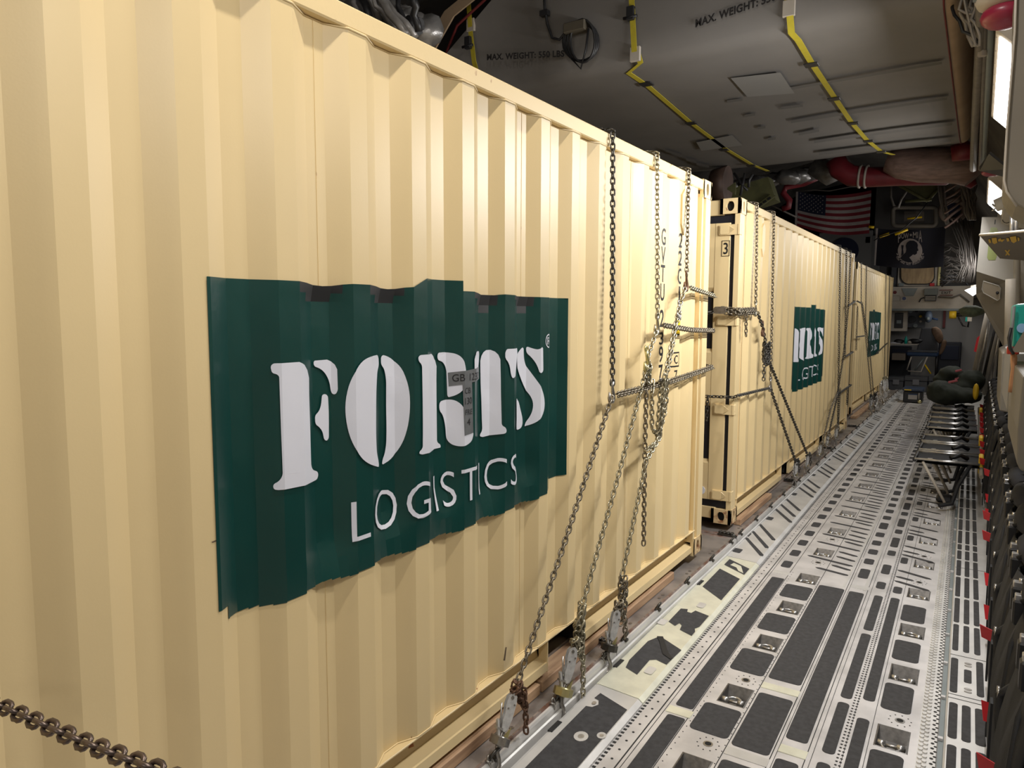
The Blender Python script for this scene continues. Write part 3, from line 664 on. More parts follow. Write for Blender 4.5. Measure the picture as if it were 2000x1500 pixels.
# crumpled dark strip lying in the worn pad
for P in ([(.17, 3.70), (.20, 3.72), (.29, 3.56), (.33, 3.52), (.325, 3.50), (.27, 3.53), (.20, 3.66)],): lpad(P, BLACK, .006)
def lbar(xa, ya, xb, yb, w=.020):
    lpad([(xa, ya+w), (xa+.02, ya+w*1.6-.02), (xb, yb+w), (xb+.002, yb-w*.6), (xb-.02, yb-w), (xa+.002, ya-w*.8)])
for k in range(14):
    y = 5.45+1.043*k; w = .018
    lpad(rrect(.120, .178, y-.05, y+.05, .012))
    for d in (.35, .56, .80): lbar(.115, y+d, .325 if d != .35 else .335, y+d-.33 if d != .80 else y+d-.34, w)
for k in range(2): pass
y = 1.9
while y < 14:   # tooth row between plate and deck
    fl.box(fx(.3535, y), fx(.368, y), y, y+.014, -.0005, .0012, GAP); y += .0287
for y in (3.30, 4.64, 5.9, 7.0, 8.1, 9.3, 10.3, 2.62): fl.box(fx(.108, y), fx(.130, y), y-.05, y+.04, ZL-.01, ZL+.0035, BLACK)
struct(fl.build('trim_1'))
# edge channel between pallets and plates
fl = MB(); fl.prism([(.092, -.002), (.092, .048), (.096, .056), (.104, .052), (.106, -.002)], YA, 20.2, ALU2, 'y'); struct(fl.build('trim_2'))

# right-hand kick rail, gutter and padded side plate
fl = MB()
def rr_(x0, x1, z0, z1, mt, y0=YA, y1=20.2): fl.add([(fx(x0, y0), y0, z0), (fx(x1, y0), y0, z1), (fx(x1, y1), y1, z1), (fx(x0, y1), y1, z0)], [(0, 1, 2, 3)], mt)
rr_(1.532, 1.540, .0, -.025, ALU); rr_(1.540, 1.560, -.025, -.025, GREYEQ); rr_(1.560, 1.562, -.025, .045, ALU2); rr_(1.560, 1.568, .045, .055, ALU2)
rr_(1.568, 2.1, .055, .055, ALU2)
for k in range(34): y = 1.9+.41*k; fl.box(fx(1.537, y), fx(1.556, y), y, y+.02, -.024, -.012, ALU)
struct(fl.build('trim_3'))
fl = MB()
def sp(x0, x1, y0, y1, r=.014): fl.prism([(fx(a, b), b) for a, b in rrect(x0, x1, y0, y1, r)], .054, .0575, PAD, 'z')
for (a, c) in ((1.95, 2.62), (2.68, 3.38), (3.44, 3.77)):
    sp(1.572, 1.606, a, c); sp(1.622, 1.656, a, c); sp(1.672, 1.710, a, c)
sp(1.570, 1.602, 3.88, 4.285); sp(1.628, 1.660, 4.02, 4.17, .01); sp(1.68, 1.71, 3.9, 4.3)
for y in (4.22, 4.25, 3.95, 3.92): fl.prism(oval(fx(1.645, y), y, .016, .009), .054, .058, STEEL, 'z')
y = 4.39; n_ = [.42, .46, .44, .40, .26, .18, .42, .4, .44, .42, .4, .3, .4, .44, .4, .4, .44, .42, .4, .3]
for L in n_:
    sp(1.572, 1.600, y, y+L-.035); sp(1.622, 1.650, y, y+L-.035); sp(1.672, 1.70, y, y+L-.035); y += L
for y in (3.82, 3.86, 5.9, 4.33): fl.box(fx(1.566, y), fx(2.0, y), y-.002, y+.002, .054, .0562, GAP)
struct(fl.build('trim_3'))

# ------------------------------------------------------------------ recessed tie-down rings
def tiedown(label, up):
    t = thing('tiedown_ring', label, 'tie-down ring', group='tie-down rings recessed in the cargo floor')
    b = MB(); X, Y = .065, .098; e = .006
    b.add([(-X, -Y, .0), (X, -Y, .0), (X, Y, 0), (-X, Y, 0), (-X+e, -Y+e, .0012), (X-e, -Y+e, .0012), (X-e, Y-e, .0012), (-X+e, Y-e, .0012),
           (-X+e+.004, -Y+e+.006, -.05), (X-e-.004, -Y+e+.006, -.05), (X-e-.004, Y-e-.03, -.05), (-X+e+.004, Y-e-.03, -.05)],
          [(0, 1, 5, 4), (1, 2, 6, 5), (2, 3, 7, 6), (3, 0, 4, 7), (4, 5, 9, 8), (5, 6, 10, 9), (6, 7, 11, 10), (7, 4, 8, 11), (8, 9, 10, 11)], PANM)
    b.build('pan', t)
    b = MB(); b.cyl((-.052, -.045, -.012), (-.022, -.045, -.012), .016, BRIGHT, 12); b.cyl((.022, -.045, -.012), (.052, -.045, -.012), .016, BRIGHT, 12)
    b.cyl((-.055, -.045, -.012), (.055, -.045, -.012), .007, STEEL, 10); b.box(-.056, -.016, -.06, -.045, -.048, -.02, STEEL); b.box(.016, .056, -.06, -.045, -.048, -.02, STEEL)
    b.build('hinge_pin', t)
    b = MB(); P = []
    for i in range(13):
        a = PI*i/12; P.append((-.036*math.cos(a), -.045+(-.05 if up else .055)*math.sin(a)-0, -.014+(.006 if up else -.004)*math.sin(a)))
    b.tube(P, .0065, BRIGHT, 8); b.build('ring', t); return t
ringU = tiedown('steel tie-down ring', True); ringD = tiedown('steel tie-down ring', False)
usedU = usedD = False
ordn = ['nearest', 'second', 'third', 'fourth', 'fifth', 'sixth', 'seventh', 'eighth', 'ninth', 'tenth', 'eleventh', 'twelfth', 'thirteenth', 'fourteenth', 'fifteenth', 'sixteenth', 'seventeenth', 'eighteenth', 'nineteenth', 'twentieth', 'twenty-first', 'twenty-second', 'twenty-third', 'twenty-fourth']
for side_, L in (('left', LPAN), ('right', RPAN)):
    vis = [y for y in L if y > 2.0]
    for i, y in enumerate(vis):
        up = side_ == 'right' and y < 4.3
        x = .697 if side_ == 'left' else 1.370
        lab = '%s recessed steel tie-down ring in the %s' % (ordn[i], 'left row, nearer the containers' if side_ == 'left' else 'right row, nearer the seats')
        src = ringU if up else ringD; first = (not usedU) if up else (not usedD)
        loc = (fx(x, y), y, 0)
        if first: src.location = loc; src['label'] = lab
        else: copy_tree(src, loc, lab)
        if up: usedU = True
        else: usedD = True

# ------------------------------------------------------------------ air cargo pallets with edge rings
def pallet(y0, label, hide=()):
    t = thing('cargo_pallet', label, 'pallet', (0, y0, 0), 'aluminium cargo pallets under the containers'); L = 2.229
    b = MB(); b.box(-2.60, .060, .05, L-.05, .045, .095, PALLET)
    for sx in (-2.3, -1.7, -1.1, -.5): b.box(sx, sx+.25, .1, L-.1, -.001, .0455, BLACK)
    b.build('deck', t)
    b = MB(); b.prism([(.060, .045), (.060, .099), (.070, .100), (.074, .090), (.074, .05)], 0, L, PALEDGE, 'y'); b.prism([(.072, .045), (.072, .090), (.084, .090), (.090, .080), (.091, .05), (.091, .035), (.07, .035)], 0, L, ALU2, 'y'); b.box(-2.60, .06, 0, .05, .045, .098, PALEDGE, b=.004); b.box(-2.60, .06, L-.05, L, .045, .098, PALEDGE, b=.004)
    for i in range(40): b.prism(oval(.065, .05+i*.055, .004, .004, 6), .097, .1005, STEEL, 'z')
    for i in range(4):
        for j in range(2): b.prism(oval(.03, .25+i*.5+.06*j, .010, .010, 8), .094, .0985, STEEL, 'z')
    b.build('edge_frame', t)
    for yy in (.12, .60, 1.11, 1.63, 2.11):
        g = MB(); P = []
        for i in range(16):
            a = 2*PI*i/16; P.append((.082+.012*math.cos(a), yy+.030*math.sin(a), .108+.022*math.cos(a)))
        g.tube(P, .0065, CHAIND, 6, closed=True); g.box(.062, .098, yy-.014, yy+.014, .08, .096, CHAIND, b=.003)
        g.cyl((.075, yy-.024, .088), (.075, yy+.024, .088), .008, CHAIND, 8)
        g.build('lashing_ring', t)
    return t
names = ['nearest pallet, beneath the rear of the nearest container', 'pallet beneath the middle of the nearest container', 'pallet under the signed half of the nearest container', 'pallet under the far end of the nearest container', 'pallet under the door end of the second container', 'pallet under the green sign of the second container', 'pallet under the far end of the second container', 'pallet in the gap before the farthest container', 'pallet under the near half of the farthest container', 'pallet under the far half of the farthest container', 'last pallet before the bulkhead, by the black cases']
P0 = pallet(-1.12, 'bare metal '+names[0])
for i, y in enumerate([1.115, 3.35, 5.60, 7.835, 10.07, 12.305, 14.54, 16.775]):
    copy_tree(P0, (0, y, 0), 'bare metal '+names[[1, 3, 4, 5, 6, 7, 8, 9, 10][i]])
# black spreader bars and short links between pallets
for i, y in enumerate((3.345, 5.585, 7.82, 10.05, 12.29)):
    b = MB(); b.tube([(.02, y+.0, .108), (.05, y+.005, .112), (.085, y+.005, .095)], .014, CHAIND, 8); b.box(-.06, .06, y-.02, y+.025, .099, .115, CHAIND, b=.004)
    for k in range(4): b.tube([(-.04+.03*k+.012*math.cos(a), y+.02*math.sin(a), .125) for a in [2*PI*j/10 for j in range(10)]], .005, CHAIND, 6, closed=True)
    tag(b.build('pallet_coupler'), 'black steel coupler joining two pallets, %s along the row' % ordn[i], 'coupler', 'couplers at the pallet joints')

# ------------------------------------------------------------------ timbers
def timber(x0, x1, y0, y1, z0, z1, label, mt=WOOD):
    b = MB(); b.box(x0, x1, y0, y1, z0, z1, mt, b=.004); return tag(b.build('timber'), label, 'timber', 'wooden dunnage beams beside the containers')
timber(-.105, -.004, -.9, 2.72, .0965, .149, 'long pale wooden beam along the nearest container, near half')
timber(-.105, -.004, 2.74, 4.45, .0965, .149, 'pale wooden beam along the nearest container ending short of its far corner')
timber(-.21, -.115, 2.60, 4.35, .0965, .149, 'inner wooden beam under the nearest container seen through the fork pocket', WOODG)
timber(-.040, .022, 5.93, 7.0, .0965, .146, 'short wooden beam starting at the second container corner')
timber(-.11, -.045, 6.0, 11.4, .0965, .149, 'long weathered beam along the second container', WOODG)
timber(-.16, -.06, 13.3, 15.6, .0965, .140, 'reddish board end at the near corner of the farthest container', WOOD)
timber(-.27, -.17, 13.7, 19.3, .0965, .149, 'weathered board beside the farthest container', WOODG)
# ------------------------------------------------------------------ chains
def link_mesh(b, c, t, n, mt, L=.0185, W=.0105, r=.0045, seg=4, ring=6, ov=1.):
    s = t.cross(n).normalized(); P = []
    h = L-W
    for sg in (1, -1):
        for i in range(seg+1):
            a = -PI/2+PI*i/seg
            P.append(c+t*(sg*(h+W*math.cos(a)))+s*(sg*W*math.sin(a)))
    b.tube(P, r, mt, ring, closed=True)
def resample(pts, step):
    pts = [Vector(p) for p in pts]; out = []; d = 0; tot = 0
    segs = [(a, c, (c-a).length) for a, c in zip(pts, pts[1:]) if (c-a).length > 1e-6]
    for a, c, L in segs:
        while d <= L: out.append((a+(c-a)*(d/L), (c-a).normalized())); d += step
        d -= L
    return out
def chain_into(b, pts, mt, sc=1., near=True, roll=0., twist=.0):
    step = .028*sc
    for i, (p, t) in enumerate(resample(pts, step)):
        up = Vector((0, 0, 1)) if abs(t.z) < .9 else Vector((1, 0, 0))
        n0 = t.cross(up).normalized(); n1 = t.cross(n0)
        a = roll+(PI/2 if i % 2 else 0)+twist*i+random.uniform(-.06, .06)
        link_mesh(b, p, t, n0*math.cos(a)+n1*math.sin(a), mt, .0185*sc, .0105*sc, .0045*sc, 4 if near else 3, 6 if near else 4)
    return b
def chain(pts, label, mt=CHAIN, sc=1., near=True, roll=.8, group='lashing chains', parts=None):
    t = thing('lashing_chain', label, 'chain', pts[0], group)
    b = MB(); o = Vector(pts[0]); chain_into(b, [Vector(p)-o for p in pts], mt, sc, near, roll); b.build('chain_links', t); return t
def add_hook(t, world, d, mt, sc=1., side=Vector((0, 1, 0))):
    """grab hook: an eye, a shank, and a curved fork closing on the chain"""
    o = t.location; c = Vector(world)-o; d = Vector(d).normalized(); s = side
    b = MB(); P = [c-d*.04*sc, c-d*.01*sc, c+d*.02*sc+s*.008*sc, c+d*.05*sc+s*.016*sc, c+d*.068*sc+s*.002*sc, c+d*.066*sc-s*.022*sc, c+d*.044*sc-s*.036*sc, c+d*.014*sc-s*.036*sc]
    b.tube(P, [r*sc for r in (.010, .008, .011, .012, .013, .012, .010, .004)], mt, 8)
    E = [c-d*.045*sc+s*(.011*sc*math.cos(2*PI*i/10))+d*(.013*sc*math.sin(2*PI*i/10)) for i in range(10)]
    b.tube(E, .0055*sc, mt, 6, closed=True); b.build('grab_hook', t)
def A(u, v, x=.03): return at(u, v, x=x)
def sag(p, q, s, n=8): return [Vector(p).lerp(Vector(q), i/n)-Vector((0, 0, s*4*(i/n)*(1-i/n))) for i in range(n+1)]
def wad(b, c, size, mt, n=4, sc=1., near=True):
    for k in range(n):
        P = []; ph = random.uniform(0, 6)
        for i in range(9):
            a = ph+i*.8; P.append(Vector(c)+Vector((size[0]*math.cos(a)*random.uniform(.6, 1), size[1]*math.sin(a)*random.uniform(.6, 1), size[2]*(-1+2*((i/8+k*.23) % 1)))))
        chain_into(b, P, mt, sc, near, random.uniform(0, 3))

T1 = Z0+H
def over_rail(p): return [Vector((-.16, p.y-.02, T1+.012)), Vector((-.02, p.y-.005, T1+.014)), Vector((.012, p.y, T1+.004)), Vector((.014, p.y, T1-.05))]
# --- near container, first chain
a0 = A(1196, 285, .012); a1 = A(1196, 752, .05); ca = chain(over_rail(a0)+[a1], 'dark chain hanging over the top rail just right of the large green sign', CHAIND)
add_hook(ca, a1+Vector((0, 0, -.02)), (0, 0, -1), STEEL, .95)
a2 = A(1194, 778, .055); a3 = A(1008, 1342, .085)
chain([a2, a2.lerp(a3, .5)+Vector((0, 0, -.012)), a3], 'brown chain slanting from the low hook down to the nearest tensioner', CHAIN)
e3 = Vector((.03, C1y+LEN+.03, at(1383, 716, x=.02).z)); a4 = A(1206, 768, .055)
t = chain([a4, a4.lerp(e3, .5)+Vector((-.004, 0, -.012)), e3, e3+Vector((-.35, .03, .03))], 'doubled chain running right at sign-text height to wrap the container corner, lowest of three', CHAIN, .82)
b = MB(); chain_into(b, [q-a4+Vector((.008, 0, -.013)) for q in (a4, a4.lerp(e3, .5)+Vector((0, 0, -.014)), e3)], CHAIN, .82, True, .2); b.build('chain_links', t)
wm = A(1305, 735, .06)
# --- second chain
b0 = A(1283, 318, .012); b1 = A(1284, 622, .05); cb = chain(over_rail(b0)+[b1], 'brassy chain over the top rail, middle of the three on the nearest container', CHAINY)
add_hook(cb, b1+Vector((0, 0, -.02)), (0, 0, -1), CHAINY, .95)
b2 = A(1281, 650, .055); b3 = A(1264, 700, .06); b4 = A(1256, 745, .062); b5 = A(1134, 1195, .095)
t = chain([b2, b3], 'short brassy chain between two hooks on the middle lashing', CHAINY); add_hook(t, b3+Vector((0, 0, -.0)), (.1, .1, -1), BRASS, 1.2)
t = chain([b3+Vector((0, 0, -.03)), b4, b4.lerp(b5, .5)+Vector((0, 0, -.015)), b5], 'brassy chain slanting down to the middle tensioner', CHAINY)
b = MB(); wad(b, b3+Vector((.01, -.01, -.08))-t.location, (.015, .02, .06), CHAINY, 2); b.build('chain_links', t)
e2 = Vector((.03, C1y+LEN+.03, at(1385, 644, x=.02).z)); b6 = A(1296, 633, .055)
t = chain([b6, b6.lerp(e2, .5)+Vector((0, 0, -.01)), e2, e2+Vector((-.35, .02, .02))], 'doubled chain running right to the container corner, middle of three', CHAIN, .82)
b = MB(); chain_into(b, [q-b6+Vector((.008, 0, -.013)) for q in (b6, b6.lerp(e2, .5)+Vector((0, 0, -.012)), e2)], CHAIN, .82, True, .2); b.build('chain_links', t)
# --- third chain
d0 = A(1345, 348, .012); d1 = A(1341, 540, .05); cd = chain(over_rail(d0)+[d1], 'chain over the top rail nearest the far corner of the nearest container', CHAIN)
add_hook(cd, d1+Vector((0, 0, -.02)), (0, 0, -1), CHAINR, .95)
d2 = A(1337, 565, .055); d3 = A(1326, 603, .06)
t = chain([d2, d3], 'short chain between hooks near the yellow warning sticker', CHAINY); add_hook(t, d3, (.1, -.1, -1), STEEL, .9)
e1 = Vector((.03, C1y+LEN+.03, at(1387, 576, x=.02).z)); d6 = A(1348, 560, .055)
t = chain([d6, e1, e1+Vector((-.35, .02, .02))], 'doubled chain running right to the container corner, highest of three', CHAINY, .82)
b = MB(); chain_into(b, [q-d6+Vector((.008, 0, -.013)) for q in (d6, e1)], CHAINY, .82, True, .2); b.build('chain_links', t)
d7 = A(1298, 735, .08); d8 = A(1288, 855, .09); d9 = A(1262, 900, .095); d10 = A(1214, 1128, .11)
t = chain([d3, d7, d8, d9, d10], 'bright chain slanting from the warning sticker down to the far tensioner', CHAINY)
b = MB(); o = t.location
chain_into(b, [d3-o+Vector((0, .015, 0)), d7-o+Vector((0, .03, 0)), A(1287, 850, .08)-o], CHAINY); b.build('chain_links', t)
b = MB(); chain_into(b, [A(1303, 745, .07)-o, A(1300, 800, .075)-o, A(1283, 862, .08)-o, A(1262, 880, .08)-o], CHAINY); b.build('chain_links', t)
hq = [A(1262, 745, .05), A(1262, 765, .06), A(1259, 900, .062), A(1257, 1062, .062)]
t = chain(hq, 'loose rusty chain end hanging straight down from the low horizontal chain', CHAIN)
t = chain([A(1275, 745, .05), A(1273, 770, .07), A(1273, 835, .07), A(1283, 850, .07), A(1287, 800, .07), A(1290, 745, .06)], 'loop of spare chain hanging below the low horizontal chain', CHAINY)
add_hook(t, A(1291, 742, .06), (-.3, 1, -.2), STEEL, 1.0)
# --- foreground chain crossing at the lower left
def dep(u, v, d): r = ray(u, v); return CAMP+r*d
g0 = dep(-60, 1347, 1.40); g1 = dep(0, 1378, 1.34); g2 = dep(160, 1448, 1.18); g3 = dep(300, 1502, 1.05); g4 = dep(430, 1560, .95)
tt_ = chain([g0, g1, g2, g3, g4], 'brown chain crossing the lower left corner in front of the nearest container', mat('chain_brown', (.16, .12, .10), .35, .75, .3, 40))

# ------------------------------------------------------------------ chain tensioners
def tensioner(top, bottom, label, nut, wadmt, tail, near=True, facing=Vector((.75, -.6, .1))):
    top = Vector(top); bottom = Vector(bottom); d = (bottom-top).normalized(); L = (bottom-top).length
    t = thing('chain_tensioner', label, 'chain tensioner', bottom, 'chain tensioners hooked to the pallet edge')
    z = -d; y = facing-facing.dot(z)*z; y.normalize(); x = y.cross(z)
    k = L/.42; M = Matrix((x, y, z)).transposed().to_4x4()*1.0; M = M @ Matrix.Scale(k, 4)
    def bld(b, n, bev=0):
        o = b.build(n, t, bev); o.matrix_local = M; return o
    P = [(-.006, .215), (-.024, .235), (-.032, .29), (-.030, .37), (-.022, .405), (-.004, .418), (.014, .412), (.026, .395), (.028, .35), (.018, .31), (.020, .27), (.010, .225)]
    b = MB(); b.prism(P, .012, .017, ALUH, 'y'); b.prism(P, -.017, -.012, ALUH, 'y')
    for c in ((.004, .392), (-.020, .36), (.010, .335)): b.cyl((c[0], -.020, c[1]), (c[0], .020, c[1]), .0095 if c[1] > .38 else .005, STEEL, 12)
    b.box(-.024, .010, -.011, .011, .22, .30, ALUH); bld(b, 'housing')
    b = MB(); b.tube([(.016, .0, .235), (.035, 0, .30), (.050, 0, .352)], [.007, .006, .005], BRIGHT, 8)
    b.prism([(.008, .195), (.020, .19), (.048, .262), (.040, .272)], -.013, .013, ALUH, 'y'); b.box(.004, .042, -.017, .017, .222, .232, BRIGHT); bld(b, 'release_lever')
    b = MB(); b.cyl((-.004, 0, .125), (-.004, 0, .24), .008, STEEL, 10); b.tube([(-.016, 0, .22), (-.016, 0, .175)], .004, STEEL, 6); b.tube([(.01, 0, .24), (.012, 0, .175)], .004, STEEL, 6); bld(b, 'screw')
    b = MB(); HX = [(.056*math.cos(PI*i/4+.2), .056*math.sin(PI*i/4+.2)) for i in range(8)]; b.prism(HX, .150, .190, nut, 'z'); b.cyl((0, 0, .146), (0, 0, .194), .036, nut, 16); o_ = bld(b, 'adjusting_nut'); o_.matrix_local = M @ Matrix.Translation((-.004, 0, 0))
    b = MB(); b.prism([(-.044, .19), (-.047, .245), (-.030, .215), (-.018, .19)], -.004, .004, BRASS, 'y'); bld(b, 'guard')
    b = MB(); H_ = [(-.004, .150), (-.004, .128), (-.012, .105), (-.030, .082), (-.042, .055), (-.040, .025), (-.022, .004), (.004, .0), (.026, .012), (.034, .036)]
    b.tube([(a, 0, c) for a, c in H_], [.014, .013, .013, .013, .014, .015, .014, .012, .010, .006], STEEL, 8)
    b.ellip((-.004, 0, .138), (.016, .012, .014), STEEL, 10, 6); bld(b, 'hook')
    b = MB(); b.tube([(.006, 0, .118), (.022, 0, .09), (.030, 0, .04)], .004, BRIGHT, 6); bld(b, 'safety_latch')
    if wadmt:
        b = MB(); c = top-bottom; wad(b, c+Vector((.0, .02, .0)), (.018, .022, .045*k), wadmt, 3, 1, near)
        if near: wad(b, c+Vector((.01, .045, -.05)), (.012, .018, .03), wadmt, 1, 1, near)
        q = c+Vector((.015, .055, 0)); tl = [q+Vector((0, -.03, .02)), q, q+Vector((.004, .008, -.08)), q+Vector((.005, .010, -tail))]
        chain_into(b, tl, wadmt, 1, near); b.build('chain_links', t)
    return t
tensioner(A(1003, 1352, .09), at(955, 1512, x=.085), 'nearest steel chain tensioner with grey nut and rusty chain knot', STEEL, CHAINR, .19)
tensioner(A(1120, 1262, .10), at(1084, 1412, x=.088), 'middle chain tensioner with brassy nut on the nearest container', BRASS, CHAINY, .30)
b = MB()
wc = A(1132, 1222, .10)
wad(b, wc, (.02, .025, .10), CHAINY, 4); tag(b.build('chain_bundle'), 'tall knotted wad of brassy chain above the middle tensioner', 'chain')
tensioner(A(1205, 1190, .11), at(1178, 1315, x=.09), 'third chain tensioner with dark nut, hooked by a pallet gap', CHAIND, CHAIN, .17)
b = MB(); wad(b, A(1216, 1152, .11), (.02, .02, .08), CHAIN, 2); tag(b.build('chain_bundle'), 'loose wad of chain above the third tensioner', 'chain')
for i, (u, v) in enumerate(((958, 1500), (1082, 1412), (1180, 1310))):
    c = at(u, v, x=.088); b = MB()
    for k in range(2):
        link_mesh(b, Vector((.080, c.y-.005+.012*k, .085+.016*k)), Vector((.2, .3, -1)).normalized(), Vector((1, 0, 0)) if k % 2 else Vector((0, 1, 0)), STEEL, .018, .010, .0042)
    tag(b.build('ring_link'), 'short steel links holding the %s tensioner hook to the pallet edge' % ('nearest', 'middle', 'third')[i], 'chain link', 'links on the pallet edge under the tensioners')

# --- second container, near lashings
f0 = A(1478, 415, .012); f1 = A(1476, 595, .04); cf = chain(over_rail(f0)+[f1], 'chain over the near top corner of the second container, left one', CHAIN)
add_hook(cf, f1+Vector((0, 0, -.02)), (0, 0, -1), CHAINY, 1.0)
h0 = A(1472, 607, .04); h1 = at(1440, 609, y=C2y-.03); h2 = at(1408, 606, y=C2y-.04); h3 = at(1380, 612, y=C2y-.10)
t = chain([h0, h1, h2, h3], 'tangled chain wrapping the door end of the second container above the hinge', CHAIND)
b = MB(); o = t.location
for k in range(3): chain_into(b, [q-o+Vector((.01, -.01, .02*(k-1))) for q in (h0, h1, h2)], CHAIN, 1, True, k*1.1)
b.build('chain_links', t)
b = MB(); P = rrect(-.05, .05, -.028, .028, .026); b.prism([(x+h2.x-o.x, z+h2.z-o.z) for x, z in P], h2.y-o.y-.04, h2.y-o.y-.02, STEEL, 'y'); b.build('coupling_link', t)
q0 = A(1457, 612, .05); chain([q0, A(1457, 658, .05)], 'short loose chain end below the tangled chain on the second container', CHAIN)
r0 = A(1480, 612, .05); r1 = A(1490, 640, .055); r2 = A(1497, 680, .06)
t = chain([r0, r1, r2], 'twisted chain between the rusty hook and the knot on the second container', CHAIND); add_hook(t, r1, (0, .2, -1), CHAINR, 1.0)
b = MB(); wc = A(1497, 690, .06); wad(b, wc, (.03, .05, .10), CHAIND, 5)
chain_into(b, [wc+Vector((0, -.06, -.05)), wc+Vector((.0, -.07, -.24))], CHAIND); tag(b.build('chain_bundle'), 'large dark knot of chain on the side of the second container', 'chain')
g0 = A(1511, 432, .012); g1 = A(1505, 742, .05); cg = chain(over_rail(g0)+[g1], 'long straight chain on the near end of the second container, right one', CHAIN)
add_hook(cg, g1+Vector((0, 0, -.03)), (0, 0, -1), STEEL, 1.0)
j0 = A(1502, 758, .05); j1 = at(1440, 773, x=.03); j2 = at(1432, 776, y=C2y-.03); j3 = at(1378, 774, y=C2y-.06)
chain([j0, j1, j2, j3], 'chain running left around the door end of the second container below the middle hinge', CHAIND)
chain([at(1382, 778, y=C2y-.08), at(1380, 822, y=C2y-.08)], 'short chain with end ring hanging beside the second container door', CHAIND)
chain([A(1506, 762, .055), A(1554, 902, .11)], 'slanting chain from the low hook to the left tensioner of the second container', CHAIND)
chain([A(1503, 710, .06), A(1508, 720, .06), A(1577, 888, .11)], 'slanting chain to the right tensioner of the second container', CHAIND)
tensioner(A(1555, 902, .11), at(1550, 948, x=.09)+Vector((0, 0, -.02)), 'left tensioner at the near end of the second container', STEEL, CHAIND, .12, False)
tensioner(A(1578, 890, .11), at(1572, 925, x=.09)+Vector((0, 0, -.02)), 'right tensioner at the near end of the second container', STEEL, CHAIND, .12, False)
# --- second container, far lashings
Q = [((1641, 487), (1636, 845)), ((1653, 492), (1650, 700)), ((1661, 498), (1657, 597))]
for i, (p, q) in enumerate(Q):
    p_ = A(*p, .012); q_ = A(*q, .05); chain(over_rail(p_)+[q_], 'far-end chain over the second container rail, %s of three' % ('leftmost', 'middle', 'rightmost')[i], CHAIND, near=False)
chain([A(1657, 597, .05), A(1648, 690, .06), A(1634, 780, .08), A(1616, 860, .11)], 'dark chain slanting down at the far end of the second container', CHAIND, near=False)
chain([A(1636, 765, .07), A(1622, 800, .09), A(1605, 870, .11)], 'second dark slanting chain at the far end of the second container', CHAIN, near=False)
c2e = C2y+LEN+.02
for i, (u, v, u2, v2) in enumerate(((1657, 597, 1668, 588), (1652, 696, 1664, 688), (1636, 770, 1662, 752))):
    p_ = A(u, v, .05); q_ = Vector((.03, c2e, at(u2, v2, x=.03).z)); chain([p_, q_, q_+Vector((-.2, .05, 0))], 'chain wrapping the far corner of the second container, %s' % ('highest', 'middle', 'lowest')[i], CHAIND, near=False)
chain([A(1655, 762, .05), A(1654, 790, .05)], 'loose chain tail at the far corner of the second container', CHAIND, near=False)
chain([A(1641, 760, .05), A(1637, 830, .08)], 'hanging chain beside the far tensioners of the second container', CHAIND, near=False)
for i, (u, v, u2, v2) in enumerate(((1634, 835, 1630, 872), (1617, 850, 1612, 885), (1603, 868, 1597, 905))):
    tensioner(A(u, v, .11), at(u2, v2, x=.09), '%s of three tensioners clustered at the far end of the second container' % ('farthest', 'middle', 'nearest')[i], STEEL, CHAIN, .12, False)
# --- farthest container
A3 = lambda u, v, d=.04: at(u, v, x=C3x+d)
def over3(p): return [Vector((C3x-.16, p.y, T1+.012)), Vector((C3x+.012, p.y, T1+.006))]
for i, (p, q) in enumerate((((1682, 520), (1682, 590)), ((1692, 528), (1690, 640)), ((1730, 545), (1727, 740)), ((1737, 550), (1733, 735)))):
    p_ = A3(*p, .012); chain(over3(p_)+[A3(*q)], 'chain over the farthest container rail, %s from the left' % ordn[i+1 if i else 0].replace('nearest', 'first'), CHAIND, near=False)
chain([A3(1682, 590), A3(1690, 650, .1), A3(1697, 720, .2), A3(1703, 782, .27)], 'long dark chain slanting to the tensioners of the farthest container', CHAIND, near=False)
chain([A3(1684, 592), A3(1699, 690, .15), A3(1707, 780, .27)], 'second slanting chain to the tensioners of the farthest container', CHAIND, near=False)
chain([A3(1674, 588, .05), A3(1682, 592, .06)], 'short chain at the near upper corner of the farthest container', CHAIND, near=False)
chain([A3(1674, 658, .05), A3(1688, 656, .06)], 'short chain at the near middle edge of the farthest container', CHAIND, near=False)
chain([A3(1675, 600, .06), A3(1672, 685, .08)], 'hanging chain tail on the near edge of the farthest container', CHAIND, near=False)
chain([A3(1712, 690, .05), A3(1733, 670, .06)], 'short horizontal chain at the far end of the farthest container', CHAIND, near=False)
for i, (u, v, u2, v2) in enumerate(((1701, 775, 1700, 812), (1709, 773, 1712, 806))):
    tensioner(at(u, v, x=.10), at(u2, v2, x=.09), '%s tensioner at the near end of the farthest container' % ('left', 'right')[i], STEEL, CHAIND, .12, False)
for i, (u, v, u2, v2) in enumerate(((1726, 742, 1722, 790), (1731, 740, 1733, 780))):
    tensioner(at(u, v, x=.06), at(u2, v2, x=.09), '%s tensioner hung with bright chain near the bulkhead' % ('left', 'right')[i], BRIGHT, CHAINY, .2, False)
for i, (u, v) in enumerate(((1722, 765), (1729, 770), (1716, 785))):
    b = MB(); wad(b, at(u, v, x=.08), (.04, .12, .16), mat('chain_steel_bright', (.6, .56, .5), .3, .8, .3, 30), 3, 1.2, False)
    tag(b.build('chain_bundle'), 'bright pile of chain near the bulkhead, %s' % ('upper', 'right', 'lower')[i], 'chain', 'bright chain piles near the bulkhead')
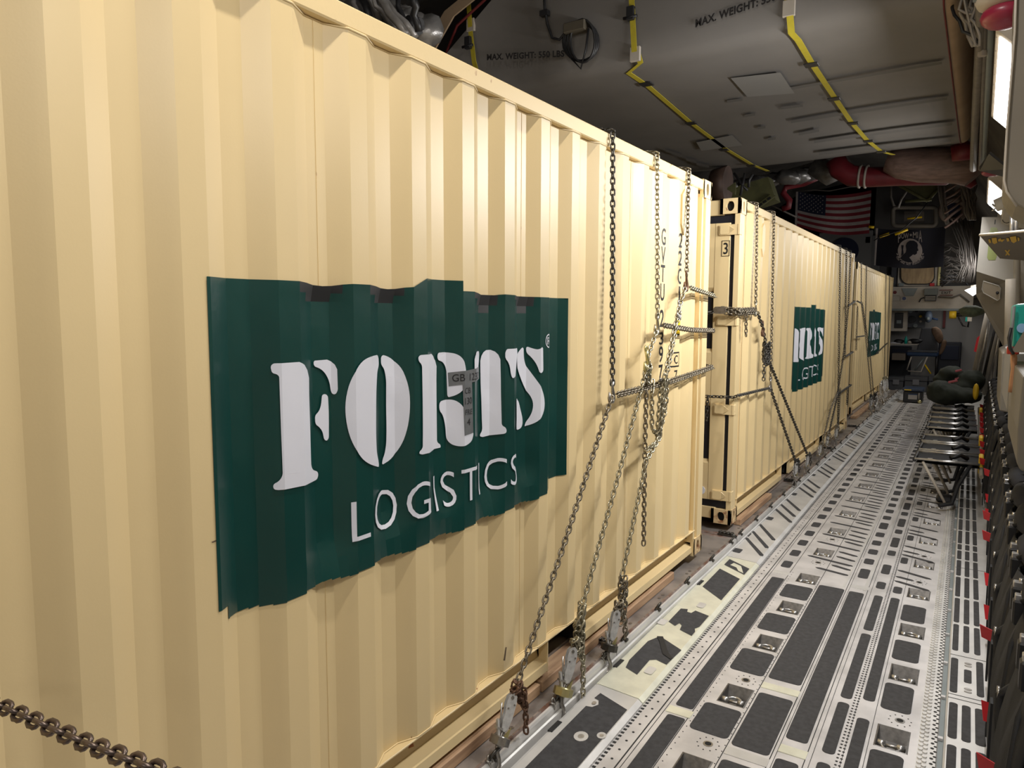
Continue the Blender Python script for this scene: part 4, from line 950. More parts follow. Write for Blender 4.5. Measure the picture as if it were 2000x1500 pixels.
# ------------------------------------------------------------------ fuselage shell
b = MB()
prof = [(2.35, -.2), (2.45, 1.0), (2.40, 2.0), (2.15, 2.9), (1.75, 3.55)]
for (x0, z0), (x1, z1) in zip(prof, prof[1:]):
    b.add([(x0, -6, z0), (x0, 20.4, z0), (x1, 20.4, z1), (x1, -6, z1)], [(0, 1, 2, 3)], WALLP)
struct(b.build('wall_right'))
b = MB(); prof = [(1.75, 3.55), (1.3, 4.3), (.4, 4.95), (-1.0, 5.25), (-2.6, 5.0), (-3.7, 4.3)]
for (x0, z0), (x1, z1) in zip(prof, prof[1:]):
    b.add([(x0, -6, z0), (x0, 20.4, z0), (x1, 20.4, z1), (x1, -6, z1)], [(0, 1, 2, 3)], WALLD)
struct(b.build('ceiling'))
b = MB(); prof = [(-3.7, 4.3), (-4.3, 3.2), (-4.5, 1.6), (-4.4, -.2)]
for (x0, z0), (x1, z1) in zip(prof, prof[1:]):
    b.add([(x0, -6, z0), (x0, 20.4, z0), (x1, 20.4, z1), (x1, -6, z1)], [(0, 1, 2, 3)], WALLD)
struct(b.build('wall_left'))

# ------------------------------------------------------------------ grey ceiling liner (wing box fairing)
BZ = 3.75
def fold_pt(x):   # fold between face and underside
    return 5.32+.02*math.sin(x)
b = MB(); N = 22; xs = [-2.75+4.05*i/(N-1) for i in range(N)]
def secn(x):
    # rises gently to the right, far lip kicks up
    zf = BZ+.012*math.sin(x*2)
    yf = 5.33+(.12 if x < -1.3 else 0)*sm((-1.3-x)/.6)
    top = 4.08 if x < -2.6 else 4.08+(x+2.6)*.62 if x < -1.95 else 4.48+(x+1.95)*.2 if x < -.9 else 5.0
    return [(5.27-.15*(top-zf-.22)/(5.0-zf-.22), top), (yf-.06, zf+.22), (yf-.03, zf+.06), (yf+.04, zf+.01), (yf+.14, zf), (6.2, zf+.005), (7.5, zf+.01), (8.8, zf+.015), (9.7, zf+.03), (10.05, zf+.08), (10.2, zf+.25), (10.25, 4.6)]
for x in xs:
    for y, z in secn(x): b.v.append((x, y, z))
ns = 12; k = b.mi(BULGE)
for i in range(N-1):
    for j in range(ns-1): b.f.append((i*ns+j, i*ns+j+1, (i+1)*ns+j+1, (i+1)*ns+j)); b.m.append(k); b.sm.append(True)
lo = b.build('ceiling_liner'); tag(lo, 'large grey ceiling liner box above the containers, stencilled with weight limits', 'ceiling liner')
# tan end cap curving up to the right of it
b = MB(); xs2 = [1.30, 1.33, 1.36, 1.39, 1.41, 1.43, 1.44]; zz2 = [0, .003, .02, .06, .13, .25, .6]
for x, dz in zip(xs2, zz2):
    for y, z in secn(1.3): b.v.append((x, y, max(z, z+dz) if z < 4.2 else z))
k = b.mi(TAN)
for i in range(len(xs2)-1):
    for j in range(ns-1): b.f.append((i*ns+j, i*ns+j+1, (i+1)*ns+j+1, (i+1)*ns+j)); b.m.append(k); b.sm.append(True)
b.build('end_fairing', lo)
b = MB(); b.tube([(1.30, y, z-.004) for y, z in secn(1.3)], .006, REDTAPE, 6)
b.tube([(-2.6, 5.28, 4.05), (-2.35, 5.2, 4.33), (-1.95, 5.13, 4.47), (-1.0, 5.1, 4.62)], .012, REDTAPE, 6); b.build('red_edging', lo)
b = MB()
b.prism([(-2.62, 4.0), (-2.3, 4.36), (-1.95, 4.50), (-1.0, 4.66), (-1.0, 4.72), (-2.0, 4.58), (-2.4, 4.42), (-2.75, 4.04)], 5.085, 5.10, TAN, 'y'); b.build('edge_binding', lo)
# patches and faint rows of dark marks
pt = MB()
def und(P, mt, e=.004): pt.add([(x, y, BZ-.012-e) for x, y in P], [tuple(range(len(P)))], mt)
def U(u, v): p = at(u, v, z=BZ-.006); return (p.x, p.y)
und([U(1427, 150), U(1524, 139), U(1552, 180), U(1460, 187)], PATCHM)
und([U(1360, 276), U(1430, 262), U(1450, 282), U(1370, 293)], PATCHM)
MARK = mat('liner_dark_marks', (.135, .128, .12), .8)
for u0, v0, u1, v1 in ((1530, 171, 1840, 118), (1525, 207, 1568, 202), (1545, 234, 1850, 188), (1560, 258, 1600, 251), (1590, 273, 1860, 238), (1600, 296, 1858, 270), (1420, 194, 1450, 190), (1455, 222, 1475, 219), (1480, 246, 1495, 244), (1500, 268, 1515, 266), (1300, 290, 1330, 300), (1340, 307, 1360, 312), (1360, 316, 1385, 322)):
    und([U(u0, v0), U(u1, v1), U(u1, v1+5), U(u0, v0+5)], MARK, .002)
pt.build('liner_patch', lo)
# stencilled limits
def wtext(txt, p0, p1, h, y, parent, mt=STENCIL, bold=.035):
    vs, fs = fit_text(txt, 0, 1, 0, 1, bold, 1.05); p0 = Vector(p0); p1 = Vector(p1); b = MB()
    b.add([p0.lerp(p1, a)+Vector((0, 0, h*c)) for a, c in vs], fs, mt); return b.build('stencil_lettering', parent)
for (ua, va, ub, vb, hp, tx) in ((951, 118, 1102, 111, 13, 'MAX. WEIGHT: 550 LBS'), (1358, 54, 1552, -12, 16, 'MAX. WEIGHT: 550 LBS')):
    yy = 5.235
    def fy(u, v):
        p = at(u, v, y=5.2); zf = BZ+.22; f = (p.z-zf)/(5.0-zf); y = 5.27-.15*max(0, f)-.016; return at(u, v, y=y-.006)
    pa, pb_ = fy(ua, va), fy(ub, vb); hh = (fy(ua, va-hp)-pa).length
    wtext(tx, pa, pb_, hh, yy, lo)
# yellow straps with black keepers
def strap(label, pts, keep, buckles=()):
    t = thing('yellow_strap', label, 'strap', pts[0], 'yellow straps holding up the grey liner'); o = Vector(pts[0])
    b = MB(); w = .022
    for p, q in zip(pts, pts[1:]):
        p = Vector(p)-o; q = Vector(q)-o; b.add([p+Vector((-w, 0, 0)), p+Vector((w, 0, 0)), q+Vector((w, 0, 0)), q+Vector((-w, 0, 0)),
            p+Vector((-w, -.003, -.004)), p+Vector((w, -.003, -.004)), q+Vector((w, -.003, -.004)), q+Vector((-w, -.003, -.004))], [(0, 1, 2, 3), (7, 6, 5, 4), (0, 4, 5, 1), (2, 6, 7, 3), (1, 5, 6, 2), (3, 7, 4, 0)], YSTRAP)
    b.build('webbing', t)
    for p in keep:
        b = MB(); p = Vector(p)-o; b.box(p.x-.05, p.x+.05, p.y-.045, p.y+.045, p.z-.016, p.z-.006, CABLEB, b=.003); b.build('keeper', t)
    for p in buckles:
        b = MB(); p = Vector(p)-o; b.box(p.x-.03, p.x+.03, p.y-.04, p.y, p.z-.05, p.z+.05, CABLEB, b=.004); b.cyl((p.x-.055, p.y-.03, p.z-.03), (p.x+.055, p.y-.03, p.z-.03), .012, CABLEB, 8); b.build('ratchet', t)
    if len(pts) > 2:
        p = Vector(pts[1])-o; b = MB(); b.box(p.x-.04, p.x+.04, p.y-.008, p.y+.02, p.z-.006, p.z+.1, PANELW, b=.003); b.build('corner_guard', t)
    return t
def F(u, v): 
    p = at(u, v, y=5.2); f = max(0, (p.z-BZ-.22)/(5.0-BZ-.22)); return at(u, v, y=5.27-.15*f-.012)
def Ub(u, v, e=.014): return at(u, v, z=BZ-e+.002)
strap('yellow strap crossing the grey liner left of its weight lettering', [F(914, -12), F(919, 60), F(926, 120), F(930, 135)], [], [F(917, 85)])
strap('yellow strap between the two weight letterings on the liner', [F(1233, -14), F(1240, 118), Vector((F(1240, 118).x+.01, 5.255, 3.85)), Vector((F(1240, 118).x+.02, 5.32, 3.752)), Vector((Ub(1262, 162).x-.02, 5.44, 3.738)), Ub(1266, 168), Ub(1350, 240), Ub(1420, 292), Ub(1470, 322), Ub(1500, 334)], [Ub(1263, 162), Ub(1350, 239), Ub(1414, 291), Ub(1467, 322)], [F(1234, 28)])
strap('yellow strap right of the second weight lettering', [F(1538, -14), F(1540, 30), Vector((F(1540, 30).x+.01, 5.255, 3.85)), Vector((F(1540, 30).x+.01, 5.32, 3.752)), Vector((F(1540, 30).x+.03, 5.44, 3.738)), Ub(1586, 124), Ub(1630, 190), Ub(1664, 240), Ub(1694, 274), Ub(1722, 296), Ub(1745, 302)], [Ub(1585, 124), Ub(1629, 191), Ub(1666, 239), Ub(1696, 274), Ub(1721, 295)])
# coil of black cable hung on the liner face
t = thing('cable_coil', 'coil of black cable hanging from a small box on the grey liner', 'cable', F(1135, 80)); o = Vector(F(1135, 80))
b = MB()
for k in range(5):
    P = []
    for i in range(20):
        a = 2*PI*i/20; q = F(1136+(34-2*k+3*math.sin(k))*math.cos(a)+2*k, 84+(36+1.5*k)*math.sin(a)); P.append(q-o+Vector((0, -.02-.008*k, 0)))
    b.tube(P, .009, CABLEB, 6, closed=True)
P = [F(1066, -10), F(1068, 20), F(1073, 50), F(1082, 76), F(1096, 80), F(1108, 66), F(1112, 50)]
b.tube([p-o+Vector((0, -.03, 0)) for p in P], .011, CABLEB, 8)
b.tube([p-o+Vector((0, -.05, 0)) for p in [F(1155, 60), F(1150, 100), F(1140, 138), F(1122, 118)]], .008, CABLEB, 6); b.build('cable', t)
p0 = F(1110, 72)-o; p1 = F(1150, 42)-o; b = MB(); b.box(p0.x, p1.x, p0.y-.09, p0.y, p0.z, p1.z, mat('olive_box', (.10, .085, .06), .6), b=.006); b.build('junction_box', t)
cs = MB(); q = F(1068, 28)-o; cs.box(q.x-.04, q.x+.03, q.y-.05, q.y, q.z-.02, q.z+.02, CABLEB); cs.build('clamp', t)
b = MB(); p = F(1130, 14); vs, fs = fit_text('VALVE\nKEEP CLEAR\nOF LINES\nINSPECT', 0, 1, 0, 1, .01); p0 = F(1128, 18); p1 = F(1180, 8)
b.add([p0.lerp(p1, a)+Vector((0, 0, .12*c)) for a, c in vs], fs, STENCIL); 

# ------------------------------------------------------------------ fluorescent fixtures on the right side
RED = mat('beacon_red', (.28, .02, .05), .35)
def fixture(i, y0, y1, label):
    t = thing('ceiling_light', label, 'light fixture', (1.66, y0, 3.0), 'bright strip lights along the right side'); L = y1-y0
    n = Vector((-.62, 0, -.78)); xi, zi, xo, zo = -.075, .10, .075, -.055
    b = MB(); e = .012
    b.add([(xi, .0, zi), (xo, 0, zo), (xo, L, zo), (xi, L, zi), (xi+.09, 0, zi+.10), (xo+.09, 0, zo+.10), (xo+.09, L, zo+.10), (xi+.09, L, zi+.10)], [(4, 5, 6, 7), (0, 3, 7, 4), (1, 5, 6, 2), (0, 4, 5, 1), (3, 2, 6, 7), (0, 1, 2, 3)], PANELW)
    for y in [.1+.2*j for j in range(int(L/.2))]: b.ellip((xi+.006, y, zi-.004), (.004, .004, .004), STEEL, 6, 4)
    b.build('housing', t)
    b = MB(); f = Vector((-.72, 0, -.70))*.006
    q = lambda a, y: Vector((xi+(xo-xi)*a, y, zi+(zo-zi)*a))+f
    b.add([q(.12, .05), q(.96, .05), q(.96, L-.05), q(.12, L-.05)], [(0, 1, 2, 3)], LAMP); b.build('diffuser', t)
    return t
labs = ['strip light far behind', 'strip light over the near seats', 'large bright strip light at the upper right, nearest in view', 'second bright strip light, above the sign flap', 'third strip light, a thin bright sliver beyond the white pillar', 'farthest strip light near the bulkhead']
for i, (a, c) in enumerate(FIX): fixture(i, a, c, labs[i])
t = thing('dome_light', 'round ceiling lamp over the near container, above the camera view', 'light fixture', (.72, 1.5, 4.56)); b = MB()
b.cyl((0, 0, 0), (0, 0, .06), .12, PANELW, 20); b.cyl((0, 0, .06), (0, 0, .75), .02, GREYEQ, 8); b.build('housing', t); b = MB(); b.cyl((0, 0, -.02), (0, 0, 0), .09, LAMP, 20); b.build('lens', t)
t = thing('emergency_light', 'round red beacon above the nearest strip light', 'light', at(1965, 30, y=3.6)); b = MB()
b.ellip((0, 0, 0), (.09, .09, .05), RED, 16, 8); b.build('lens', t); b = MB(); b.ellip((-.0, 0, .065), (.11, .11, .05), PANELW, 16, 8); b.box(-.12, .2, -.1, .1, .11, .14, GREYEQ); b.build('housing', t)
t = thing('emergency_light', 'small red-rimmed beacon above the second strip light', 'light', at(1940, 336, y=7.6)); b = MB()
b.ellip((0, 0, 0), (.09, .12, .035), RED, 16, 8); b.build('lens', t); b = MB(); b.ellip((0, 0, .035), (.10, .13, .03), PANELW, 16, 8); b.build('housing', t)
# far bright lamps by the bulkhead
p = at(1897, 567, y=17); b = MB()
b.add([at(1884, 567, y=17), at(1905, 559, y=17.2), at(1911, 571, y=16.4), at(1900, 578, y=16.2)], [(0, 1, 2, 3)], LAMP); q = at(1900, 552, y=17)
t = thing('ceiling_light', 'slanted work light shining by the bulkhead at right', 'light fixture', p); o_ = b.build('diffuser'); o_.parent = t; o_.location = -Vector(p)
b = MB(); b.tube([(0, .1, .05), (.25, .2, .1)], .05, PANELW, 8); b.build('arm', t)

# ------------------------------------------------------------------ right-hand boxes, pillar, flap, case
def slab(label, name, cat, y0, dy, pts, mt, r=None, grp=None):
    """cabinet: its near face outline given by photo corners at depth y0, extended back by dy"""
    P = [(at(u, v, y=y0).x, at(u, v, y=y0).z) for u, v in pts]; b = MB(); b.prism(P, y0, y0+dy, mt, 'y')
    return tag(b.build(name, bevel=.006), label, cat, grp)
t = slab('tall beige overhead cabinet at the right edge, rounded below, beside the strip light', 'overhead_cabinet', 'cabinet', 2.9, .4, [(1987, -60), (1983, 60), (1968, 250), (1962, 355), (1964, 366), (1972, 384), (1985, 400), (2010, 413), (2300, 440), (2300, -60)], BEIGE)
b = MB(); b.tube([at(1985, -40, y=2.892), at(1982, 62, y=2.892), at(1967, 250, y=2.892), at(1961, 352, y=2.892), at(1966, 375, y=2.892), at(1986, 403, y=2.892)], .004, PANELW, 6); b.build('edge_trim', t)
# white pillar box with green slot and hatch
t = thing('wall_pillar', 'white wall pillar box with a green window slot and slanted hatch', 'pillar', at(1940, 520, y=10)); o = t.location
def LP(u, v, y, e=0): return at(u, v, y=y-e)-o
b = MB(); y0 = 10.0
fr = [(1918, 424), (1990, 424), (1990, 545), (1967, 549), (1907, 530)]
bk = [LP(u, v, y0)+Vector((0, .8, 0)) for u, v in fr]
b.add([LP(u, v, y0) for u, v in fr]+bk, [(4, 3, 2, 1, 0), (5, 6, 7, 8, 9), (0, 1, 6, 5), (1, 2, 7, 6), (3, 4, 9, 8), (4, 0, 5, 9)], WALLP)
lowp = [LP(1907, 530, y0), LP(1967, 549, y0), LP(1990, 545, y0), at(1990, 700, y=10.45)-o, at(1967, 690, y=10.45)-o, at(1906, 575, y=10.25)-o]
b.add(lowp+[p+Vector((0, .6, 0)) for p in lowp], [(0, 1, 2, 3, 4, 5), (5, 4, 10, 11), (4, 3, 9, 10), (0, 5, 11, 6)], BEIGE); b.build('panel', t)
b = MB(); P = [(1933, 449), (1936, 444), (1946, 444), (1949, 449), (1947, 500), (1944, 508), (1931, 508), (1928, 503)]
b.add([LP(u, v, y0, .006) for u, v in P], [tuple(range(8))], mat('green_window', (.22, .26, .06), .3)); b.build('window_slot', t)
b = MB(); b.add([LP(u, v, y0, .006) for u, v in ((1943, 429), (1945, 429), (1944, 438), (1942, 438))], [(0, 1, 2, 3)], INK); b.build('mark', t)
b = MB(); hh = [(1921, 549), (1950, 558), (1954, 563), (1953, 584), (1948, 587), (1921, 572), (1918, 565)]
pl = [at(u, v, y=10.0+.45*(v-540)/150-.012)-o for u, v in hh]; b.tube(pl, .006, WALLP, 6, closed=True); b.add(pl, [tuple(range(7))], mat('hatch', (.36, .31, .24), .6))
q = at(1948, 572, y=10.06)-o; b.ellip(q, (.016, .01, .018), INK, 8, 6); b.build('hatch', t)
# fold-down flap with yellow glyphs
t = thing('sign_flap', 'dark hinged flap with yellow glyphs on its underside', 'sign', at(1955, 470, y=5.6)); o = t.location
c_ = [at(1914, 461, y=5.5), at(2040, 450, y=4.9), at(2040, 512, y=6.2), at(1953, 505, y=6.5)]
b = MB(); b.add([p-o for p in c_]+[p-o+Vector((0, 0, .008)) for p in c_], [(0, 1, 2, 3), (4, 7, 6, 5), (0, 4, 5, 1), (2, 6, 7, 3), (0, 3, 7, 4)], mat('flap_dark', (.13, .115, .10), .6)); b.build('panel', t)
b = MB(); b.tube([c_[0]-o+Vector((0, -.004, .006)), c_[1]-o+Vector((0, -.004, .006))], .009, PANELW, 6); b.build('edge_trim', t)
YG = mat('yellow_glyph', (.55, .36, .04), .6); nrm = (c_[1]-c_[0]).cross(c_[3]-c_[0]).normalized()
def fp(u, v):
    r = ray(u, v); k = (c_[0]-CAMP).dot(nrm)/r.dot(nrm); return CAMP+r*k-o-r.normalized()*.04
b = MB()
for P in ([(1930, 468), (1934, 467), (1936, 474), (1932, 475)], [(1937, 465), (1946, 464), (1948, 474), (1942, 477), (1938, 474)], [(1949, 468), (1955, 465), (1955, 468), (1963, 467), (1957, 473), (1954, 471), (1950, 472)], [(1965, 465), (1970, 465), (1972, 471), (1967, 472)], [(1972, 463), (1984, 461), (1986, 471), (1980, 475), (1975, 472)], [(1987, 464), (1991, 464), (1991, 470), (1988, 471)],
          [(1962, 489), (1965, 488), (1973, 498), (1970, 499)], [(1970, 488), (1973, 488), (1966, 499), (1963, 499)]):
    b.add([fp(u, v) for u, v in P], [tuple(range(len(P)))], YG)
b.build('glyph', t)
b = MB(); b.tube([at(1976, 414, y=6), at(1976, 460, y=6)], .012, BRIGHT, 8); tag(b.build('support_rod'), 'left upright rod above the sign flap', 'rod', 'rods above the flap')
b = MB(); b.tube([at(1985, 408, y=6), at(1984, 458, y=6)], .012, BRIGHT, 8); tag(b.build('support_rod'), 'right upright rod above the sign flap', 'rod', 'rods above the flap')
# bracket lamp below second light
t = thing('reading_lamp', 'small swivel lamp with a pull ring below the second strip light', 'lamp', at(1960, 400, y=7)); o = t.location
b = MB(); b.tube([at(1944, 402, y=7)-o, at(1980, 388, y=7)-o], [.05, .06], WALLP, 10); b.build('lamp_head', t)
b = MB(); b.tube([at(1965, 405, y=7)-o, at(1965, 417, y=7)-o], .022, BRIGHT, 8); c = at(1967, 428, y=7)-o
b.tube([c+Vector((.03*math.cos(a), 0, .03*math.sin(a))) for a in [2*PI*i/12 for i in range(12)]], .003, CABLEB, 5, closed=True); b.build('pull_ring', t)
b = MB(); b.tube([at(1938, 398, y=7)-o, at(1950, 412, y=7)-o, at(1938, 412, y=7)-o, at(1952, 400, y=7)-o], .008, BRIGHT, 5); b.build('clip', t)
# teal case with strap and bracket
t = thing('first_aid_case', 'bright teal soft case strapped in a bracket at the right edge', 'case', at(1985, 690, y=3.4)); o = t.location
P = [(at(u, v, y=3.4).x-o.x, at(u, v, y=3.4).z-o.z) for u, v in ((1982, 594), (2030, 590), (2060, 640), (2040, 690), (1977, 681))]
b = MB(); b.prism(P, 0, .35, TEAL, 'y'); b.build('body', t, bevel=.01)
b = MB(); b.tube([at(1981, 598, y=3.38)-o, at(1977, 640, y=3.38)-o, at(1973, 676, y=3.38)-o, at(1978, 688, y=3.38)-o], .006, GREYEQ, 6); b.build('zipper', t)
b = MB(); P = [(at(u, v, y=3.36).x-o.x, at(u, v, y=3.36).z-o.z) for u, v in ((1998, 650), (2060, 560), (2060, 690), (1978, 688), (1979, 681))]
b.prism(P, -.04, -.03, BEIGE, 'y'); b.build('bracket', t)
b = MB(); q = at(1996, 641, y=3.37)-o; b.prism(oval(q.x, q.z, .016, .018, 16), -.02, .0, mat('case_badge', (.25, .45, .7), .4), 'y'); b.build('badge', t)
b = MB(); b.tube([at(1975, 640, y=3.36)-o, at(1970, 660, y=3.36)-o, at(1972, 680, y=3.36)-o, at(1980, 692, y=3.36)-o], .006, CABLEB, 6); b.build('cord', t)
t = thing('crash_axe', 'wooden axe handle hanging below the teal case', 'axe', at(1978, 692, y=3.4)); o = t.location
b = MB(); b.tube([at(u, v, y=3.4)-o for u, v in ((1980, 690), (1980, 700), (1980, 720), (1978, 750), (1978, 766))], [.010, .012, .010, .013, .016], AXE, 10); b.build('handle', t)
b = MB(); b.box(-.02, .02, -.01, .02, -.0, .03, mat('axe_red', (.4, .03, .01), .4), b=.003); b.build('head', t)
# stepped beige cabinets under it
slab('narrow beige cabinet side left of the axe handle', 'side_cabinet', 'cabinet', 5.2, .9, [(1957, 690), (1975, 682), (2010, 690), (2010, 810), (1966, 805), (1952, 802)], mat('cabinet_beige', (.13, .115, .09), .6), grp=None)
slab('pale grey cabinet with slanted foot behind the axe handle', 'side_cabinet', 'cabinet', 4.0, .9, [(1974, 690), (2100, 690), (2100, 905), (1984, 842), (1966, 800)], mat('cabinet_grey', (.16, .152, .14), .6))
slab('beige cabinet with rounded corner at the right edge above the seats', 'side_cabinet', 'cabinet', 2.75, .9, [(1998, 735), (2100, 735), (2100, 935), (2004, 924), (1992, 918), (1986, 905), (1987, 840)], mat('cabinet_beige', (.13, .115, .09), .6))
b = MB(); b.tube([at(1990, 60, y=9), at(1985, 690, y=9)], .03, WALLP, 8); b.tube([at(1975, 545, y=9), at(1972, 690, y=9)], .05, PANELW, 8)
tag(b.build('vertical_duct'), 'pale vertical duct pipes between the pillar and the teal case', 'duct')
sg = MB(); sg.add([at(1993, 552, y=3.8), at(1999, 550, y=3.8), at(1997, 592, y=3.8), at(1990, 592, y=3.8)], [(0, 1, 2, 3)], mat('placard', (.42, .38, .12), .6)); 
# wall column panels and conduits right of the liner
b = MB(); b.prism([(1.70, 3.9), (1.70, 2.6), (2.3, 2.4), (2.3, 3.9)], 6.3, 7.3, WALLP, 'y'); tag(b.build('wall_panel'), 'pale wall panel between the first and second strip lights', 'panel')
b = MB(); b.add([at(1916, 322, y=7.4), at(1935, 296, y=7.0), at(1972, 326, y=7.0), at(1966, 342, y=7.4), at(1917, 330, y=7.4)], [(0, 1, 2, 3, 4)], CABLEB); 
o_ = b.build('light_shade'); md = o_.modifiers.new('s', 'SOLIDIFY'); md.thickness = .02; tag(o_, 'dark flat shade over the second strip light', 'shade')
for i, (u, uu, mt, r) in enumerate(((1921, 1919, CABLE, .02), (1926, 1922, CABLEB, .015), (1932, 1925, GREYEQ, .02), (1913, 1905, CABLE, .03))):
    b = MB(); b.tube([at(u+4, 0, y=4.9), at(u+3, 60, y=5.5), at(uu, 240, y=7), at(uu-4, 330, y=8)], r, mt, 8)
    tag(b.build('conduit'), '%s upright conduit just left of the nearest strip light' % ('grey', 'black', 'slate', 'thick wrapped')[i], 'conduit', None)

# ------------------------------------------------------------------ side-wall seats
def folded_seat(label, yc, var=0):
    t = thing('folded_seat', label, 'seat', (1.72, yc, .05), 'black folded troop seats along the right side'); W = .265
    b = MB()
    # hanging folded pan, slightly bellied fabric
    vs = []; fs = []; nz = 8; ny = 6
    for j in range(nz+1):
        z = .12+.50*j/nz
        for i in range(ny+1):
            y = -W+.02+(2*W-.04)*i/ny; vs.append((.03+.03*j/nz-.025*math.sin(PI*j/nz)-.012*math.sin(i*2.2+j), y, z))
    for j in range(nz):
        for i in range(ny): fs.append((j*(ny+1)+i, j*(ny+1)+i+1, (j+1)*(ny+1)+i+1, (j+1)*(ny+1)+i))
    b.add(vs, fs, NAVY2, sm=True); vs2 = [(x+.07, y, z) for x, y, z in vs]; b.add(vs2, [f[::-1] for f in fs], NAVY2, sm=True)
    b.box(.03, .10, -W+.02, W-.02, .10, .14, NAVY2, b=.01); b.box(.06, .13, -W+.02, W-.02, .60, .64, NAVY2, b=.01); b.build('seat_pan', t)
    b = MB(); vs = []; fs = []; nz = 9; ny = 8
    for j in range(nz+1):
        f = j/nz; z = .06+.70*f
        for i in range(ny+1):
            g = i/ny; y = -W+.0+(2*W*.78)*g+.03*(1-f); vs.append((.02+.045*f*f-.035*math.sin(PI*f)+.022*math.sin(g*9+f*2)*(1-.5*f), y, z+.05*math.sin(g*5)*(1-f)))
    for j in range(nz):
        for i in range(ny): fs.append((j*(ny+1)+i, j*(ny+1)+i+1, (j+1)*(ny+1)+i+1, (j+1)*(ny+1)+i))
    b.add(vs, fs, NAVY2, sm=True); co_ = b.build('seat_cover', t); sl = co_.modifiers.new('s', 'SOLIDIFY'); sl.thickness = .008
    b = MB(); b.box(.16, .24, -W+.01, W-.01, .18, .78, NAVY, b=.03); b.build('backrest', t)
    b = MB(); b.tube([(.12, -W+.03, .80), (.10, -.08, .815), (.10, .08, .815), (.12, W-.03, .80)], [.038, .046, .046, .038] if not var else [.03, .05, .038, .044], NAVY, 12); b.build('headrest_roll', t)
    b = MB(); b.tube([(.25, -W+.02, .84), (.23, -.1, .87), (.25, .05, .86), (.26, W-.02, .84)], [.045, .062, .055, .045], NAVY, 12); b.build('headrest_roll', t)
    b = MB()
    for s in (-.05, .10): b = MB(); b.box(.03, .10, s-.005, s+.045, .69, .78, CASE, b=.006); b.box(.035, .115, s+.005, s+.035, .772, .800, BRIGHT, b=.003); b.cyl((.06, s+.02, .79), (.06, s+.02, .812), .008, BRIGHT, 8); b.build('buckle', t)
    b = MB(); b.tube([(.02, -W+.04, .12), (.005, -W+.06, .40), (.03, -W+.1, .66), (.09, -.02, .79), (.20, .10, .86), (.34, .20, .90)], .012, NAVY2, 6)
    b.box(-.02, -.012, -.2, -.15, .05, .45, NAVY2); b.box(.0, .006, .02, .07, .02, .36, NAVY2); b.tube([(.05, -.12, .80), (.13, -.12, .86), (.20, -.12, .90), (.26, -.12, .90)], .010, NAVY2, 6); b.tube([(.06, .2, .62), (.0, .21, .55), (.02, .2, .3), (.05, .18, .12)], .016, NAVY2, 6); b.build('harness_strap', t)
    b = MB(); b.tube([(.11, .18, .70), (.08, .19, .80), (.14, .2, .86), (.2, .2, .82)], .012, CASE, 6); b.box(.05, .13, .14, .22, .60, .70, CASE, b=.01); b.build('buckle_housing', t)
    b = MB(); x = -.03; dz_ = -.13 if var else 0; b.add([(q_[0]+(.02 if var else 0), q_[1]*(-1 if var else 1), q_[2]+dz_) for q_ in [(x-.030, -.05, .47), (x+.045, -.07, .45), (x+.050, -.04, .385), (x-.020, -.02, .405), (x+.05, .02, .465), (x+.07, .03, .41)]], [(0, 1, 2, 3), (1, 4, 5, 2)], REDTAG)
    o_ = b.build('red_tag', t); m_ = o_.modifiers.new('s', 'SOLIDIFY'); m_.thickness = .003
    b = MB(); b.tube([(.015, .17, .06), (.045, .19, .60)], .009, mat('leg_grey', (.25, .23, .19), .5), 8); b.build('seat_leg', t)
    b = MB(); b.prism([(.30, .90), (.42, .92), (.42, .93), (.31, .925)], -.03, .03, mat('cream_bracket', (.45, .38, .24), .6), 'y'); b.tube([(.24, .0, .86), (.40, .05, .98)], .008, PANELW, 6); b.build('bracket', t)
    b = MB(); b.prism(oval(.13, .42, .02, .02, 12), .15, .16, STEEL, 'y'); b.cyl((-.01, .22, .55), (.0, .22, .55), .022, STEEL, 12); b.build('hinge_plate', t)
    return t
names = ['black folded troop seat at the bottom right corner, nearest', 'folded troop seat with a large red tag, second from the camera', 'folded troop seat third from the camera, pale leg showing', 'folded troop seat fourth from the camera', 'folded troop seat fifth from the camera', 'folded troop seat sixth from the camera', 'folded troop seat seventh from the camera', 'folded troop seat eighth from the camera', 'folded troop seat ninth from the camera', 'folded troop seat tenth, beside the open seats']
S0 = folded_seat(names[0], 2.55); S1 = folded_seat(names[1], 2.55+.545, 1)
for i in range(2, 10): copy_tree(S1 if i in (3, 4, 7, 8) else S0, (1.72+.004*i, 2.55+.545*i, .05), names[i])
for i in range(10, 20): copy_tree(S0, (1.725, 2.55+.545*i, .05), 'seat back in the row behind the lowered seats, %s along it' % ordn[i-10])
